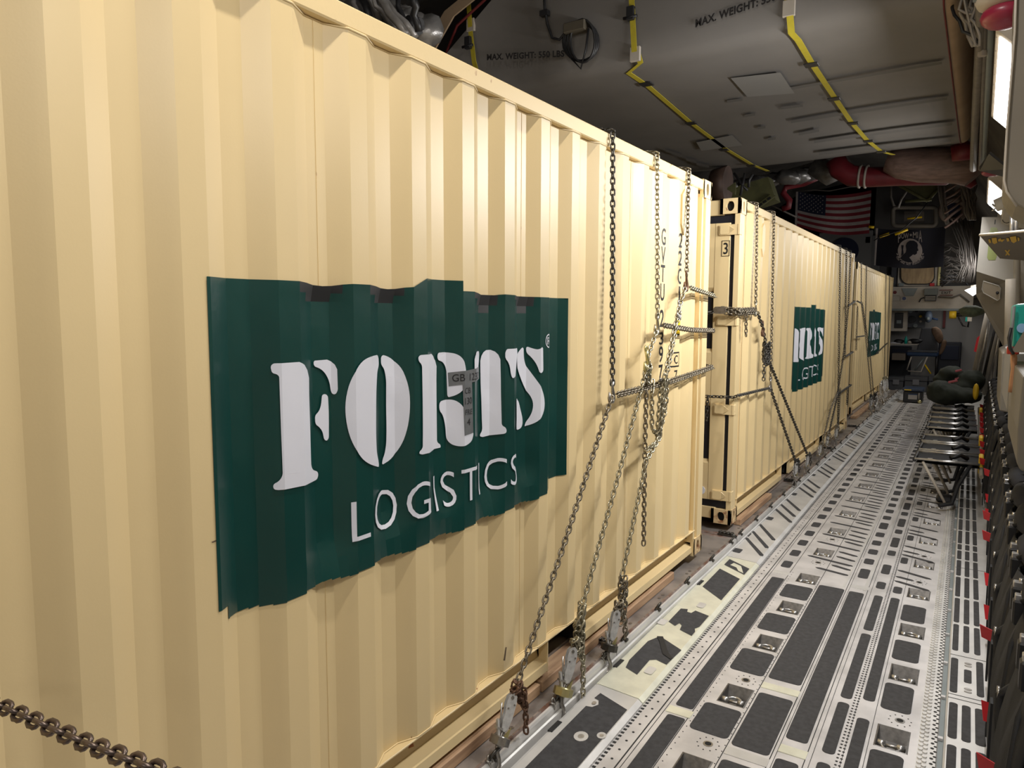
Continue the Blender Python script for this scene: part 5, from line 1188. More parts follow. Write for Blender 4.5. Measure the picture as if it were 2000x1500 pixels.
def open_seat(label, y0):
    t = thing('lowered_seat', label, 'seat', (1.15, y0, 0), 'black seats folded down into the aisle'); W = .50; Lx = .52
    b = MB(); vs = []; fs = []
    for i in range(7):
        for j in range(6): vs.append((Lx*i/6, .03+(W-.06)*j/5, .455-.018*math.sin(PI*j/5)+.003*math.sin(i*2+j)))
    for i in range(6):
        for j in range(5): fs.append((i*6+j, (i+1)*6+j, (i+1)*6+j+1, i*6+j+1))
    b.add(vs, fs, NAVY2, sm=True); b.add([(x, y, z-.03) for x, y, z in vs], [f[::-1] for f in fs], NAVY2); b.build('seat_pan', t)
    b = MB(); b.tube([(-.01, .015, .465), (Lx, .015, .465)], .011, BRIGHT, 8); b.tube([(-.01, W-.015, .465), (Lx, W-.015, .465)], .011, BRIGHT, 8); b.tube([(-.01, .015, .45), (-.01, W-.015, .45)], .018, CASE, 8); b.build('frame', t)
    b = MB(); b.tube([(.06, .04, .44), (.26, .06, .06)], .013, PANELW, 8); b.build('leg', t)
    b = MB(); b.tube([(.12, W-.04, .44), (.28, W-.10, .06)], .011, BEIGE, 8); b.build('leg', t)
    b = MB(); b.box(.10, .14, .02, .05, .47, .478, BRIGHT); b.box(.30, .34, .1, .13, .456, .47, BRIGHT); b.tube([(.28, .2, .47), (.36, .25, .50), (.42, .3, .46)], .022, CASE, 6); b.build('buckle', t)
    b = MB(); b.tube([(.45, .03, .45), (.36, .0, .25), (.32, -.05, .08), (.22, -.12, .065)], .020, NAVY2, 6); b.build('harness_strap', t); return t
on = ['nearest lowered black seat with white legs over the side plate', 'second lowered black seat in the aisle', 'third lowered black seat in the aisle', 'fourth lowered black seat, just past the narrow gap', 'fifth lowered black seat in the aisle', 'sixth lowered seat with belts lying on it', 'seventh lowered seat, before the olive bags', 'last lowered seat beneath the olive bags']
O0 = open_seat(on[0], 7.85)
for i, y in enumerate((8.45, 9.05, 10.2, 10.75, 11.3, 11.85, 12.5)): copy_tree(O0, (1.15-.012*i, y, 0), on[i+1])
b = MB(); b.tube([(1.685, 7.6, .40), (1.66, 13.2, .42)], .018, BEIGE, 8); tag(b.build('seat_rail'), 'long beige rail carrying the lowered seats', 'rail')
for i, y in enumerate((8.0, 9.3, 12.2)):
    b = MB(); b.box(1.66, 1.70, y, y+.18, .35, .52, YELLOW, b=.01); tag(b.build('life_vest_pouch'), 'yellow pouch tucked behind the lowered seats, %s' % ('nearest', 'middle', 'by the olive bag')[i], 'pouch', 'yellow pouches behind the seats')
# dark life-raft bag on floor beneath
b = MB(); b.box(1.33, 1.47, 8.05, 8.25, .02, .075, CASE, b=.02); tag(b.build('floor_pouch'), 'small black pouch on the floor below the nearest lowered seat', 'pouch')

# ------------------------------------------------------------------ stowed poles on the right wall
for i, (u0, v0, u1, v1, mt, r) in enumerate(((1935, 605, 1906, 770, BRIGHT, .03), (1928, 612, 1900, 740, PANELW, .03), (1944, 640, 1915, 760, CABLEB, .02), (1950, 625, 1922, 770, WALLP, .03), (1956, 630, 1930, 775, BRIGHT, .02), (1962, 700, 1940, 790, WALLP, .02))):
    b = MB(); b.tube([at(u0, v0, y=13), at((u0+u1)/2, (v0+v1)/2, y=13.1), at(u1, v1, y=13.4)], r, mt, 8); tag(b.build('stowed_pole'), ('bright', 'white', 'black', 'grey', 'thin steel', 'short grey')[i]+' stowed pole leaning on the right wall beyond the cases', 'pole')
b = MB(); b.ellip(at(1897, 608, y=16)-Vector((0, 0, 0)), (.20, .2, .11), mat('camouflage_green', (.10, .12, .07), .8, 0, .4, 14, .3, 30), 14, 8, jit=.08); tag(b.build('helmet'), 'green helmet stowed under the white pillar', 'helmet')
b = MB(); pp = [at(1914, 655, y=15), at(1912, 690, y=15), at(1902, 686, y=15), at(1908, 660, y=15)]; b.prism([(p.x, p.z) for p in pp], 15, 15.05, mat('red_flag', (.6, .02, .03), .6), 'y'); tag(b.build('safety_streamer'), 'bright red streamer hanging by the stowed poles', 'streamer')
b = MB(); P = []
for j in range(40):
    a = .9*j; P.append(Vector((1.93+.05*math.cos(a), 8.6+.11*j, 1.06+.05*math.sin(a))))
b.tube(P, .014, mat('rope_tan', (.30, .25, .18), .9), 6); tag(b.build('rope'), 'looped tan webbing along the tops of the far seat backs', 'rope')
# ------------------------------------------------------------------ forward bulkhead
YB_ = 20.3
b = MB()
def bw(u0, v0, u1, v1, y, mt, d=.05, bb=b):
    p = at(u0, v0, y=y); q = at(u1, v1, y=y); bb.box(min(p.x, q.x), max(p.x, q.x), y, y+d, min(p.z, q.z), max(p.z, q.z), mt)
xl, xr = at(1700, 600, y=YB_).x, at(1925, 600, y=YB_).x
ztop, zmid, zlow = at(1800, 558, y=YB_).z, at(1800, 607, y=YB_).z, at(1800, 733, y=YB_).z
b.box(-4.4, xl, YB_, YB_+.1, 0, 5.3, WALLD); b.box(-4.4, 3, YB_, YB_+.1, ztop, 5.3, mat('bulkhead_dim', (.085, .08, .076), .7, 0, .2, 3)); b.box(xr+.3, 3, YB_, YB_+.1, 0, ztop, WALLP)
b.box(xl, xr+.3, 22.2, 22.3, 0, 3, mat('recess_panel', (.36, .35, .34), .7)); b.box(xl-.1, xl, YB_, 22.3, 0, 3, WALLD); b.box(xr+.3, xr+.4, YB_, 22.3, 0, 3, WALLP); b.box(xl, xr+.3, YB_, 22.3, zmid+.3, zmid+.35, WALLD)
b.box(xl, xr+.3, YB_, 22.3, -.02, zlow*.5, WALLD)
struct(b.build('wall_front'))
t = thing('overhead_shelf', 'cream equipment shelf band across the forward bulkhead', 'shelf', (0, YB_, zmid)); o = t.location
def Q(u, v, y=YB_): return at(u, v, y=y)-o
def qbox(u0, v0, u1, v1, mt, name, y=YB_-.02, d=.06, par=t):
    oo = par.location; p = at(u0, v0, y=y)-oo; q = at(u1, v1, y=y)-oo; bb = MB(); bb.box(min(p.x, q.x), max(p.x, q.x), y-oo.y, y-oo.y+d, min(p.z, q.z), max(p.z, q.z), mt, b=.006); return bb.build(name, par)
qbox(1700, 561, 1900, 605, PANELW, 'panel', YB_-.3, .3); qbox(1700, 603, 1900, 607, GREYEQ, 'edge_rail', YB_-.32, .02)
qbox(1741, 566, 1757, 577, PANELW, 'drawer', YB_-.33, .03); qbox(1741, 579, 1757, 588, PANELW, 'drawer', YB_-.33, .03); qbox(1759, 579, 1772, 589, PANELW, 'drawer', YB_-.33, .03)
for u, v, mt in ((1748, 571, REDTAPE), (1766, 583, mat('badge_blue', (.06, .09, .2), .5))):
    bb = MB(); q = Q(u, v, YB_-.335); bb.prism(oval(q.x, q.z, .04, .04, 14), q.y-.01, q.y, mt, 'y'); bb.build('badge', t)
bb = MB(); P = [Q(*p, YB_-.34) for p in ((1761, 563), (1792, 563), (1784, 578), (1768, 578))]; bb.prism([(p.x, p.z) for p in P], P[0].y, P[0].y+.04, GREYEQ, 'y'); bb.build('stencil_plate', t)
qbox(1805, 564, 1831, 576, GREYEQ, 'heater_box', YB_-.42, .12); qbox(1806, 577, 1828, 588, CABLEB, 'heater_grille', YB_-.40, .1)
for k in range(3): qbox(1807, 579+3*k, 1827, 580+3*k, PANELW, 'grille_bar', YB_-.41, .01)
bb = MB(); pa = Q(1839, 574, YB_-.335); pb2 = Q(1857, 574, YB_-.335); vs, fs = fit_text('EXIT', 0, 1, 0, 1, .02, 1.3)
bb.add([Vector((pa.x+(pb2.x-pa.x)*a, pa.y, pa.z+.06*c)) for a, c in vs], fs, INK); bb.build('exit_lettering', t)
for q in ((1835, 566, 1861, 567), (1835, 576, 1861, 577)): qbox(*q, REDTAPE, 'exit_frame', YB_-.335, .01)
bb = MB(); bb.tube([Q(1832, 580, YB_-.35), Q(1860, 581, YB_-.36), Q(1875, 575, YB_-.36), Q(1893, 590, YB_-.34)], .02, CABLE, 6); bb.tube([Q(1795, 590, YB_-.35), Q(1799, 583, YB_-.36), Q(1805, 581, YB_-.36)], .015, CABLEB, 6); bb.build('cable', t)
# crew station inside the recess
t = thing('instrument_panel', 'white cabinet with a tall black radio panel left of the crew seat', 'cabinet', at(1755, 620, y=20.6))
qbox(1740, 593+14, 1770, 647, PANELW, 'body', 20.6, .3, t); qbox(1748, 611, 1763, 641, CASE, 'radio', 20.57, .03, t); qbox(1751, 625, 1760, 632, GREYEQ, 'dial', 20.555, .015, t)
t = thing('instrument_panel', 'grey gauge panel with dials behind the crew seat', 'panel', at(1790, 620, y=21.8))
qbox(1771, 600, 1806, 640, mat('gauge_panel', (.10, .105, .12), .6), 'body', 21.8, .1, t)
for u, v, r, mt in ((1781, 624, .10, CASE), (1798, 618, .035, YELS), (1798, 628, .03, PANELW), (1778, 608, .05, GREYEQ), (1790, 607, .04, CASE), (1788, 636, .05, GREYEQ)):
    oo = t.location; q = at(u, v, y=21.78)-oo; bb = MB(); bb.prism(oval(q.x, q.z, r, r, 16), q.y-.02, q.y+.02, mt, 'y'); bb.build('dial', t)
t = thing('oxygen_mask', 'blue-grey oxygen mask hung behind the crew seat', 'mask', at(1813, 618, y=21.6)); bb = MB()
bb.ellip((0, 0, 0), (.10, .08, .16), mat('mask_blue', (.10, .13, .18), .5), 12, 8); bb.build('mask_body', t); bb = MB(); bb.ellip((-.0, -.07, -.06), (.045, .04, .05), GREYEQ, 10, 6); bb.tube([(0, 0, .14), (0, 0, .32)], .02, CABLEB, 6); bb.tube([(.08, 0, -.05), (.22, 0, -.08)], .03, BLUE, 6); bb.build('strap', t)
bb = MB(); p = at(1845, 610, y=22.1); bb.box(p.x-.03, p.x+.03, 22.1, 22.15, p.z-.4, p.z+.12, REDTAPE); tag(bb.build('red_handle'), 'red vertical bar on the recess wall', 'bar')
t = thing('flashlight', 'yellow-headed flashlight clipped on the right wall of the recess', 'flashlight', at(1862, 615, y=19.6)); bb = MB()
bb.cyl((-.08, 0, 0), (.06, 0, 0), .09, YELLOW, 14); bb.build('head', t); bb = MB(); bb.cyl((.06, 0, 0), (.30, 0, .02), .05, CABLEB, 10); bb.tube([(.10, 0, -.05), (.2, 0, -.25), (.3, 0, -.28), (.32, 0, .0)], .02, CABLEB, 6); bb.build('body', t)
t = thing('first_aid_kit', 'small teal and white box on the right wall near the flashlight', 'box', at(1893, 625, y=19)); qbox(1886, 612, 1890, 628, TEAL, 'side', 19, .15, t); qbox(1890, 612, 1898, 628, PANELW, 'front', 18.98, .17, t)
# crew seat
t = thing('crew_seat', 'grey crew seat with a blue cushion edge and light tube legs', 'chair', at(1800, 735, y=20.9)); o = t.location
bb = MB(); P = [at(u, v, y=21.3)-o for u, v in ((1800, 640), (1826, 640), (1834, 688), (1789, 690))]; bb.add([*P, *[p+Vector((0, .12, 0)) for p in P]], [(0, 1, 2, 3), (4, 7, 6, 5), (0, 4, 5, 1), (1, 5, 6, 2), (2, 6, 7, 3), (3, 7, 4, 0)], GREYC); bb.build('backrest', t, bevel=.02)
p = at(1770, 686, y=20.75)-o; q = at(1832, 697, y=20.75)-o; bb = MB(); bb.box(p.x, q.x, -.15, .45, q.z, p.z, BLUE, b=.03); bb.box(p.x+.02, q.x-.02, -.16, .40, p.z-.02, p.z+.02, GREYC, b=.01); bb.build('seat_cushion', t)
bb = MB(); bb.tube([at(u, v, y=20.75)-o for u, v in ((1780, 697), (1771, 722), (1774, 725), (1799, 726), (1811, 697))], .017, PANELW, 8); bb.build('leg_frame', t)
bb = MB(); bb.tube([at(u, v, y=20.9)-o for u, v in ((1804, 700), (1786, 724))], .02, GREYEQ, 8); bb.tube([at(u, v, y=20.9)-o for u, v in ((1806, 712), (1818, 730))], .02, YELS, 8); bb.tube([at(u, v, y=20.9)-o for u, v in ((1830, 690), (1828, 735))], .03, CABLEB, 8); bb.build('leg_frame', t)
bb = MB(); base = [(1812, 640, .0), (1820, 632, -.05), (1836, 634, -.05), (1846, 650, 0), (1848, 672, 0), (1840, 678, .02), (1832, 678, 0), (1822, 660, -.08)]
P = [at(u, v, y=21.2+e)-at(1830, 655, y=21.2) for u, v, e in base]; bb.add(P+[Vector((0, -.16, .06)), Vector((0, .12, 0))], [(i, (i+1) % 8, 8) for i in range(8)]+[((i+1) % 8, i, 9) for i in range(8)], JACKET, sm=True)
bb.tube([at(u, v, y=21.1)-at(1830, 655, y=21.2) for u, v in ((1846, 662), (1842, 680), (1834, 694))], [.07, .06, .04], JACKET, 8)
jk = bb.build('jacket', sub=1); jk.location = at(1830, 655, y=21.2); tag(jk, 'tan jacket draped over the crew seat back', 'jacket')
# desk, odds and ends
t = thing('desk', 'small cluttered desk ledge left of the crew seat', 'desk', at(1760, 672, y=20.7)); qbox(1738, 671, 1792, 674, PANELW, 'desk_top', 20.6, .5, t); qbox(1742, 690, 1768, 704, mat('papers', (.16, .13, .10), .8), 'lower_shelf', 20.8, .4, t)
random.seed(3)
for i, (u, v, w_, h_, mt, lb) in enumerate(((1748, 668, .14, .05, WHITE, 'white papers on the desk ledge'), (1769, 660, .07, .19, TEAL, 'teal bottle standing on the desk ledge'), (1777, 666, .06, .08, PANELW, 'white cup on the desk ledge'), (1787, 660, .16, .13, CASE, 'dark bag at the right end of the desk ledge'), (1755, 660, .12, .12, CASE, 'dark small kit behind the papers on the ledge'))):
    p = at(u, 671.5, y=20.7); bb = MB()
    if h_ > .15: bb.tube([p, p+Vector((0, 0, h_*.7)), p+Vector((0, 0, h_*.8)), p+Vector((0, 0, h_))], [w_/2, w_/2, w_/4, w_/4], mt, 12)
    else: bb.ellip(p+Vector((0, 0, h_/2)), (w_, .08, h_/2), mt, 10, 6, jit=.15)
    tag(bb.build(('paper_stack', 'water_bottle', 'cup', 'small_bag', 'small_kit')[i]), lb, ('papers', 'bottle', 'cup', 'bag', 'kit')[i])
for i, (u0, u1, v0, lb) in enumerate(((1738, 1776, 676, 'dark shade locker under the desk ledge'), (1834, 1874, 668, 'tall dark shade locker right of the crew seat'))):
    p = at(u0, v0, y=21.75); q = at(u1, 738, y=21.75); t = thing('recess_shade_filler', lb, 'filler', (p.x, 21.75, q.z))  # dark boxes added to deepen the shade low in the recess
    bb = MB(); bb.box(0, q.x-p.x, 0, .35, 0, p.z-q.z, mat('shade_filler_dark', (.02, .022, .03), .6), b=.02); bb.build('body', t)
    bb = MB(); bb.box(.05, (q.x-p.x)-.05, -.03, .0, (p.z-q.z)*.5, (p.z-q.z)*.9, mat('shade_filler_blue', (.015, .02, .04), .7), b=.01); bb.build('door', t)  # raised front of the added dark box
# black tool cases on the floor at the bulkhead
for i, (u0, u1, v0, lb) in enumerate(((1735, 1765, 735, 'black hard case with latch at the left foot of the bulkhead'), (1766, 1812, 734, 'wide black hard case behind the small open case'), (1813, 1845, 735, 'black hard case partly hidden by the olive bags'))):
    p = at(u0, v0, y=19.9); q = at(u1, 757, y=19.9); t = thing('hard_case', lb, 'case', ((p.x+q.x)/2, 19.9, 0), 'black hard cases along the bulkhead'); hw = (q.x-p.x)/2
    bb = MB(); bb.box(-hw+.01, hw-.01, 0, .38, 0, p.z*.68, mat('case_grey', (.035, .037, .042), .5), b=.015); bb.build('body', t); bb = MB(); bb.box(-hw, hw, -.01, .39, p.z*.69, p.z, mat('case_grey', (.035, .037, .042), .5), b=.015); bb.build('lid', t)
    bb = MB(); bb.box(-.07, .07, -.03, -.005, p.z*.45, p.z*.8, mat('latch', (.12, .12, .13), .4), b=.004); bb.build('latch', t)
# small open-front case on the aisle floor
p = at(1762, 786, z=.0); q = at(1804, 788, z=.0)
t = thing('parts_case', 'black case with blue lid standing in the aisle at the far end', 'case', (p.x, p.y, 0)); W_ = (at(1803, 770, y=p.y).x-p.x); Hh = at(1764, 757, y=p.y).z
bb = MB(); bb.box(.01, W_-.01, 0, .45, 0, Hh*.78, CASE, b=.02); bb.build('body', t); bb = MB(); bb.box(-.01, W_+.01, -.02, .47, Hh*.78, Hh, mat('lid_blue', (.03, .045, .08), .35), b=.02); bb.build('lid', t)
bb = MB(); bb.box(W_*.28, W_*.72, -.012, .0, .08, Hh*.55, mat('label_grey', (.35, .33, .31), .6)); bb.box(W_*.28, W_*.72, -.016, -.004, Hh*.55, Hh*.62, BLUE); bb.build('label', t)
bb = MB(); bb.box(W_*.08, W_*.42, -.026, -.018, Hh*.84, Hh*.9, YELS); bb.build('stripe', t); bb = MB(); bb.tube([(W_*.8, -.01, .08), (W_*.8, -.01, Hh*.7)], .015, STEEL, 6); bb.ellip((W_*.85, -.03, .04), (.04, .04, .04), BRASS, 8, 6); bb.build('latch', t)
# olive bags piled on the seats
def bag(label, blobs, red, jit=.10):
    c0 = Vector(blobs[0][0]); t = thing('kit_bag', label, 'bag', c0, 'olive kit bags piled on the seats'); bb = MB()
    me = D.meshes.new('m'); bm = bmesh.new()
    for c, r in blobs:
        c = Vector(c)-c0; gm = bmesh.ops.create_icosphere(bm, subdivisions=3, radius=1)
        for v in gm['verts']:
            n = v.co.copy(); k = 1+.08*math.sin(9*n.x+5*n.z+c.x*9)*math.cos(7*n.y+c.z*5)+.05*math.sin(17*n.z+11*n.x); v.co = Vector((c.x+n.x*r[0]*k, c.y+n.y*r[1]*k, c.z+n.z*r[2]*k))
    bm.to_mesh(me); bm.free(); me.materials.append(BAG); o_ = D.objects.new('bag_body', me); COL.objects.link(o_); o_.parent = t
    for p_ in me.polygons: p_.use_smooth = True
    r_ = o_.modifiers.new('r', 'REMESH'); r_.mode = 'VOXEL'; r_.voxel_size = .03; r_.use_smooth_shade = True
    for (u, v, y, w1, h1) in red:
        q = at(u, v, y=y)-c0; k = MB(); k.box(-w1/2, w1/2, -.02, .02, -h1/2, h1/2, mat('pink_tag', (.45, .10, .12), .6), b=.005, M=Matrix.Translation(q) @ Matrix.Rotation(-.3, 4, 'Y')); k.build('tag', t)
    return t
yb = 12.6
B1 = lambda u, v, y=yb: at(u, v, y=y)
bag('large olive kit bag slumped at the front of the pile', [(B1(1848, 770), (.26, .3, .16)), (B1(1835, 758), (.16, .28, .12)), (B1(1880, 772), (.26, .25, .12))], [(1861, 745, 12.35, .12, .03)])
bag('olive kit bag at the back of the pile', [(B1(1858, 728, 13.2), (.17, .25, .11)), (B1(1845, 742, 13.2), (.16, .22, .12)), (B1(1877, 740, 13.2), (.14, .2, .09))], [(1872, 724, 12.9, .09, .03), (1872, 739, 12.9, .10, .025)])
bag('rounded olive kit bag on the right of the pile', [(B1(1897, 743, 13.0), (.19, .25, .16)), (B1(1885, 757, 12.9), (.2, .2, .12))], [])
bb = MB(); p = at(1906, 765, y=12.2); bb.ellip(p, (.04, .06, .12), YELLOW, 10, 6); tag(bb.build('life_vest'), 'yellow vest pouch at the right of the olive bags', 'pouch')

# ------------------------------------------------------------------ flags
YF = 17.0
def grid_flag(name, label, cornerpts, cols, rows, matf, rip, cat='flag'):
    (tl, tr_, br, bl) = [at(u, v, y=YF) for u, v in cornerpts]; t = thing(name, label, cat, tl); b = MB()
    def P(a, c):
        top = tl.lerp(tr_, a); bot = bl.lerp(br, a); p = top.lerp(bot, c); s = math.sin(PI*a)
        p = p+Vector((0, .03*math.sin(a*9+c*2), -rip*s*1.0)); return p-tl
    for i in range(cols):
        for j in range(rows):
            b.add([P(i/cols, j/rows), P((i+1)/cols, j/rows), P((i+1)/cols, (j+1)/rows), P(i/cols, (j+1)/rows)], [(0, 1, 2, 3)], matf((i+.5)/cols, (j+.5)/rows), sm=True)
    b.build('cloth', t); return t, P
def usa(a, c):
    if a < .40 and c < 7/13: return FLAGB
    return FLAGR if int(c*13) % 2 == 0 else FLAGW
t, P = grid_flag('national_flag', 'striped flag with a starred canton hanging under the dark ceiling', ((1559, 374), (1702, 371), (1698, 456), (1556, 441)), 20, 26, usa, .10)
b = MB()
for r in range(9):
    for c in range(6 if r % 2 == 0 else 5):
        a = (.035+.064*c+(.032 if r % 2 else 0)); v = (.035+.0545*r); p = P(a, v)+Vector((0, -.012, 0))
        S = [p+Vector((.016*(1 if k % 2 == 0 else .45)*math.sin(PI*k/5), 0, .018*(1 if k % 2 == 0 else .45)*math.cos(PI*k/5))) for k in range(10)]
        b.add(S, [tuple(range(10))], FLAGW)
b.build('star_field', t)
b = MB(); q0 = P(0, 0); q1 = P(0, 1); b.add([q0, q0+Vector((-.045, 0, 0)), q1+Vector((-.045, 0, 0)), q1], [(0, 1, 2, 3)], FLAGW); b.build('heading', t)
t, P = grid_flag('black_flag', 'black flag with a white disc, silhouette and lettering POW MIA', ((1712, 446), (1847, 442), (1842, 521), (1708, 518)), 20, 12, lambda a, c: FLAGK, .05)
b = MB(); q0 = P(0, 0); q1 = P(0, 1); b.add([q0+Vector((.03, -.01, 0)), q0+Vector((-.01, -.01, 0)), q1+Vector((-.01, -.01, 0)), q1+Vector((.02, -.01, 0))], [(0, 1, 2, 3)], FLAGW); b.build('heading', t)
o = t.location
def FL(u, v, e=.02): return at(u, v, y=YF-.03-e)-o
b = MB(); c = (1777.5, 490); n = 28
b.add([FL(c[0]+24*math.cos(2*PI*i/n), c[1]+24*math.sin(2*PI*i/n)) for i in range(n)], [tuple(range(n))], FLAGW); b.build('disc', t)
sil = [(1758, 505), (1762, 499), (1769, 493), (1770, 487), (1769, 480), (1771, 474), (1777, 470), (1785, 470), (1791, 474), (1793, 479), (1792, 484), (1794, 489), (1791, 491), (1791, 495), (1787, 498), (1783, 497), (1781, 499), (1776, 503), (1780, 508), (1783, 513), (1775, 513), (1765, 510)]
b = MB(); b.add([FL(u, v, .03) for u, v in sil], [tuple(range(len(sil)))], FLAGK)
tw = [(1760, 479), (1765, 479), (1764, 487), (1765, 496), (1760, 500), (1761, 487)]; b.add([FL(u, v, .03) for u, v in tw], [tuple(range(len(tw)))], FLAGK); b.build('silhouette', t)
def ftext(tx, u0, v0, u1, v1, par, bold=.01, e=.03):
    vs, fs = fit_text(tx, 0, 1, 0, 1, bold); bb = MB(); bb.add([FL(u0+(u1-u0)*a, v1+(v0-v1)*c, e) for a, c in vs], fs, FLAGW); bb.build('lettering', par)
ftext('P', 1754, 456, 1759, 474, t); ftext('OW', 1760, 455, 1775, 466, t); ftext('MI', 1783, 453, 1793, 465, t); ftext('A', 1794, 450, 1801, 473, t)
bb = MB(); S = [FL(1779+3.2*(1 if k % 2 == 0 else .42)*math.sin(PI*k/5), 459-3.2*(1 if k % 2 == 0 else .42)*math.cos(PI*k/5), .03) for k in range(10)]; bb.add(S, [tuple(range(10))], FLAGW); bb.build('star', t)
bb = MB()
for k in range(11):   # wreath arc and motto arc below the disc
    a = math.radians(20+14*k); bb.add([FL(1777.5+26.5*math.cos(a+d)*r, 488+25*math.sin(a+d)*r, .03) for d, r in ((-.08, .96), (.08, .98), (.07, 1.05), (-.09, 1.03))], [(0, 1, 2, 3)], FLAGW)
bb.build('wreath', t)
MOT = 'YOU ARE NOT FORGOTTEN'
bb = MB()
for k, ch in enumerate(MOT):
    if ch == ' ': continue
    a = math.radians(148-116*k/(len(MOT)-1)); vs, fs = text_polys(ch, .02); mx = max(v[0] for v in vs); r = 32
    cu, cv = 1777.5+r*math.cos(a), 486+r*math.sin(a); tu, tv = math.sin(a), -math.cos(a); nu, nv = -math.cos(a), -math.sin(a)
    bb.add([FL(cu+tu*(x/mx-.5)*3.0+nu*(y/.7)*3.6, cv+tv*(x/mx-.5)*3.0+nv*(y/.7)*3.6, .03) for x, y in vs], fs, FLAGW)
bb.build('lettering', t)

# ------------------------------------------------------------------ overhead clutter beyond the liner
def tubeobj(name, label, cat, pts, r, mt, y=None, n=10, grp=None):
    P = [at(p[0], p[1], y=p[2] if len(p) > 2 else y) for p in pts]; b = MB(); b.tube(P, r, mt, n); return tag(b.build(name), label, cat, grp)
t = tubeobj('air_duct', 'dark red air duct crossing under the ceiling above the flags', 'duct', [(1632, 312), (1640, 330), (1662, 343), (1700, 346), (1760, 344), (1850, 344), (1868, 343)], [.14, .15, .15, .14, .13, .12, .06], REDDUCT, 11.6, 14)
for u in (1678, 1690):
    b = MB(); b.tube([at(u, 345, y=11.6), at(u+4, 345, y=11.6)], .165, PANELW, 14); b.build('clamp', t)
tubeobj('air_duct', 'large wrapped brownish duct at the top right, above the red duct', 'duct', [(1735, 312), (1760, 318), (1800, 322), (1850, 322), (1885, 328), (1905, 345)], [.16, .21, .23, .24, .22, .16], PINKDUCT, 11.2, 16)
tubeobj('air_duct', 'red padded duct end beside the conduits at the right', 'duct', [(1858, 300), (1885, 294), (1912, 298)], [.10, .12, .08], REDDUCT, 10.6, 12)
tubeobj('air_duct', 'red duct elbow above the black cable bundle', 'duct', [(1872, 345), (1890, 350), (1902, 364)], [.08, .1, .05], REDDUCT, 12.2, 12)
tubeobj('air_duct', 'silver insulated duct above the flag', 'duct', [(1590, 322), (1620, 340), (1650, 330)], [.16, .18, .12], FOILINS, 12.4, 14)
tubeobj('air_duct', 'thin red pipe winding down left of the striped flag', 'duct', [(1600, 345), (1570, 358), (1535, 365), (1530, 378), (1542, 392), (1540, 404), (1528, 408)], .06, REDDUCT, 14.5, 10)
tubeobj('pipe', 'silver pipe between the grey liner and the red pipe', 'pipe', [(1520, 352), (1545, 340), (1590, 328)], .1, FOILINS, 13.5, 10)
tubeobj('pipe', 'thin rod running down to the striped flag corner', 'pipe', [(1500, 398), (1555, 424)], .018, CABLE, 14.5, 6)
tubeobj('flag_line', 'thin line from which the striped flag hangs', 'line', [(1545, 375), (1590, 371), (1620, 373), (1660, 365), (1700, 363)], .012, CABLE, 17.1, 5)
b = MB(); p = at(1440, 385, y=11); 
P = [at(u, v, y=11) for u, v in ((1410, 385), (1445, 362), (1500, 345), (1515, 390), (1480, 402), (1465, 402))]; b.prism([(q.x, q.z) for q in P], 11, 11.3, OLIVE, 'y'); t = tag(b.build('avionics_box'), 'dark green angled box above the second container', 'panel')
b = MB(); P = [at(u, v, y=10.9) for u, v in ((1474, 402), (1507, 378), (1515, 382), (1482, 406))]; b.prism([(q.x, q.z) for q in P], 10.9, 10.95, OLIVE, 'y')
for k in range(3):
    u = 1481+8.5*k; v = 400-6*k; P = [at(u+a, v+c, y=10.88) for a, c in ((0, 0), (6, -4), (8, -1), (2, 3))]; b.prism([(q.x, q.z) for q in P], 10.88, 10.9, HOLE, 'y')
b.build('slotted_bracket', t)
b = MB(); b.tube([at(1392, 362, y=9.6), at(1422, 360, y=9.6)], [.20, .24], mat('duct_brown', (.10, .06, .045), .5, .2, .3, 7), 14); tag(b.build('air_duct'), 'brown duct mouth above the gap between the first two containers', 'duct')
b = MB(); P = [at(u, v, y=9.3) for u, v in ((1421, 366), (1436, 356), (1437, 372), (1436, 380), (1420, 370))]; b.prism([(q.x, q.z) for q in P], 9.3, 9.32, OLIVE, 'y'); tag(b.build('bracket'), 'small dark bracket beside the brown duct mouth', 'bracket')
for i, pts in enumerate(([(1434, 338), (1450, 362), (1460, 372)], [(1455, 338), (1450, 362), (1446, 382)], [(1470, 340), (1463, 352), (1462, 366)])):
    tubeobj('cable', 'black cable %s above the gap between the first two containers' % ('slanting right', 'hanging nearly straight', 'curving at the right')[i], 'cable', pts, .016, CABLEB, 9.4, 6)
b = MB()
for i in range(14):
    u = 1395+i*18; v = 372-i*3.2; b.ellip(at(u, v, y=13+.3*(i % 4)), (.22, .2, .12), (FOILINS, WALLD, FOILINS)[i % 3], 10, 6, jit=.25)
tag(b.build('insulation_blanket'), 'rumpled silver insulation beneath the ceiling beyond the liner', 'insulation')
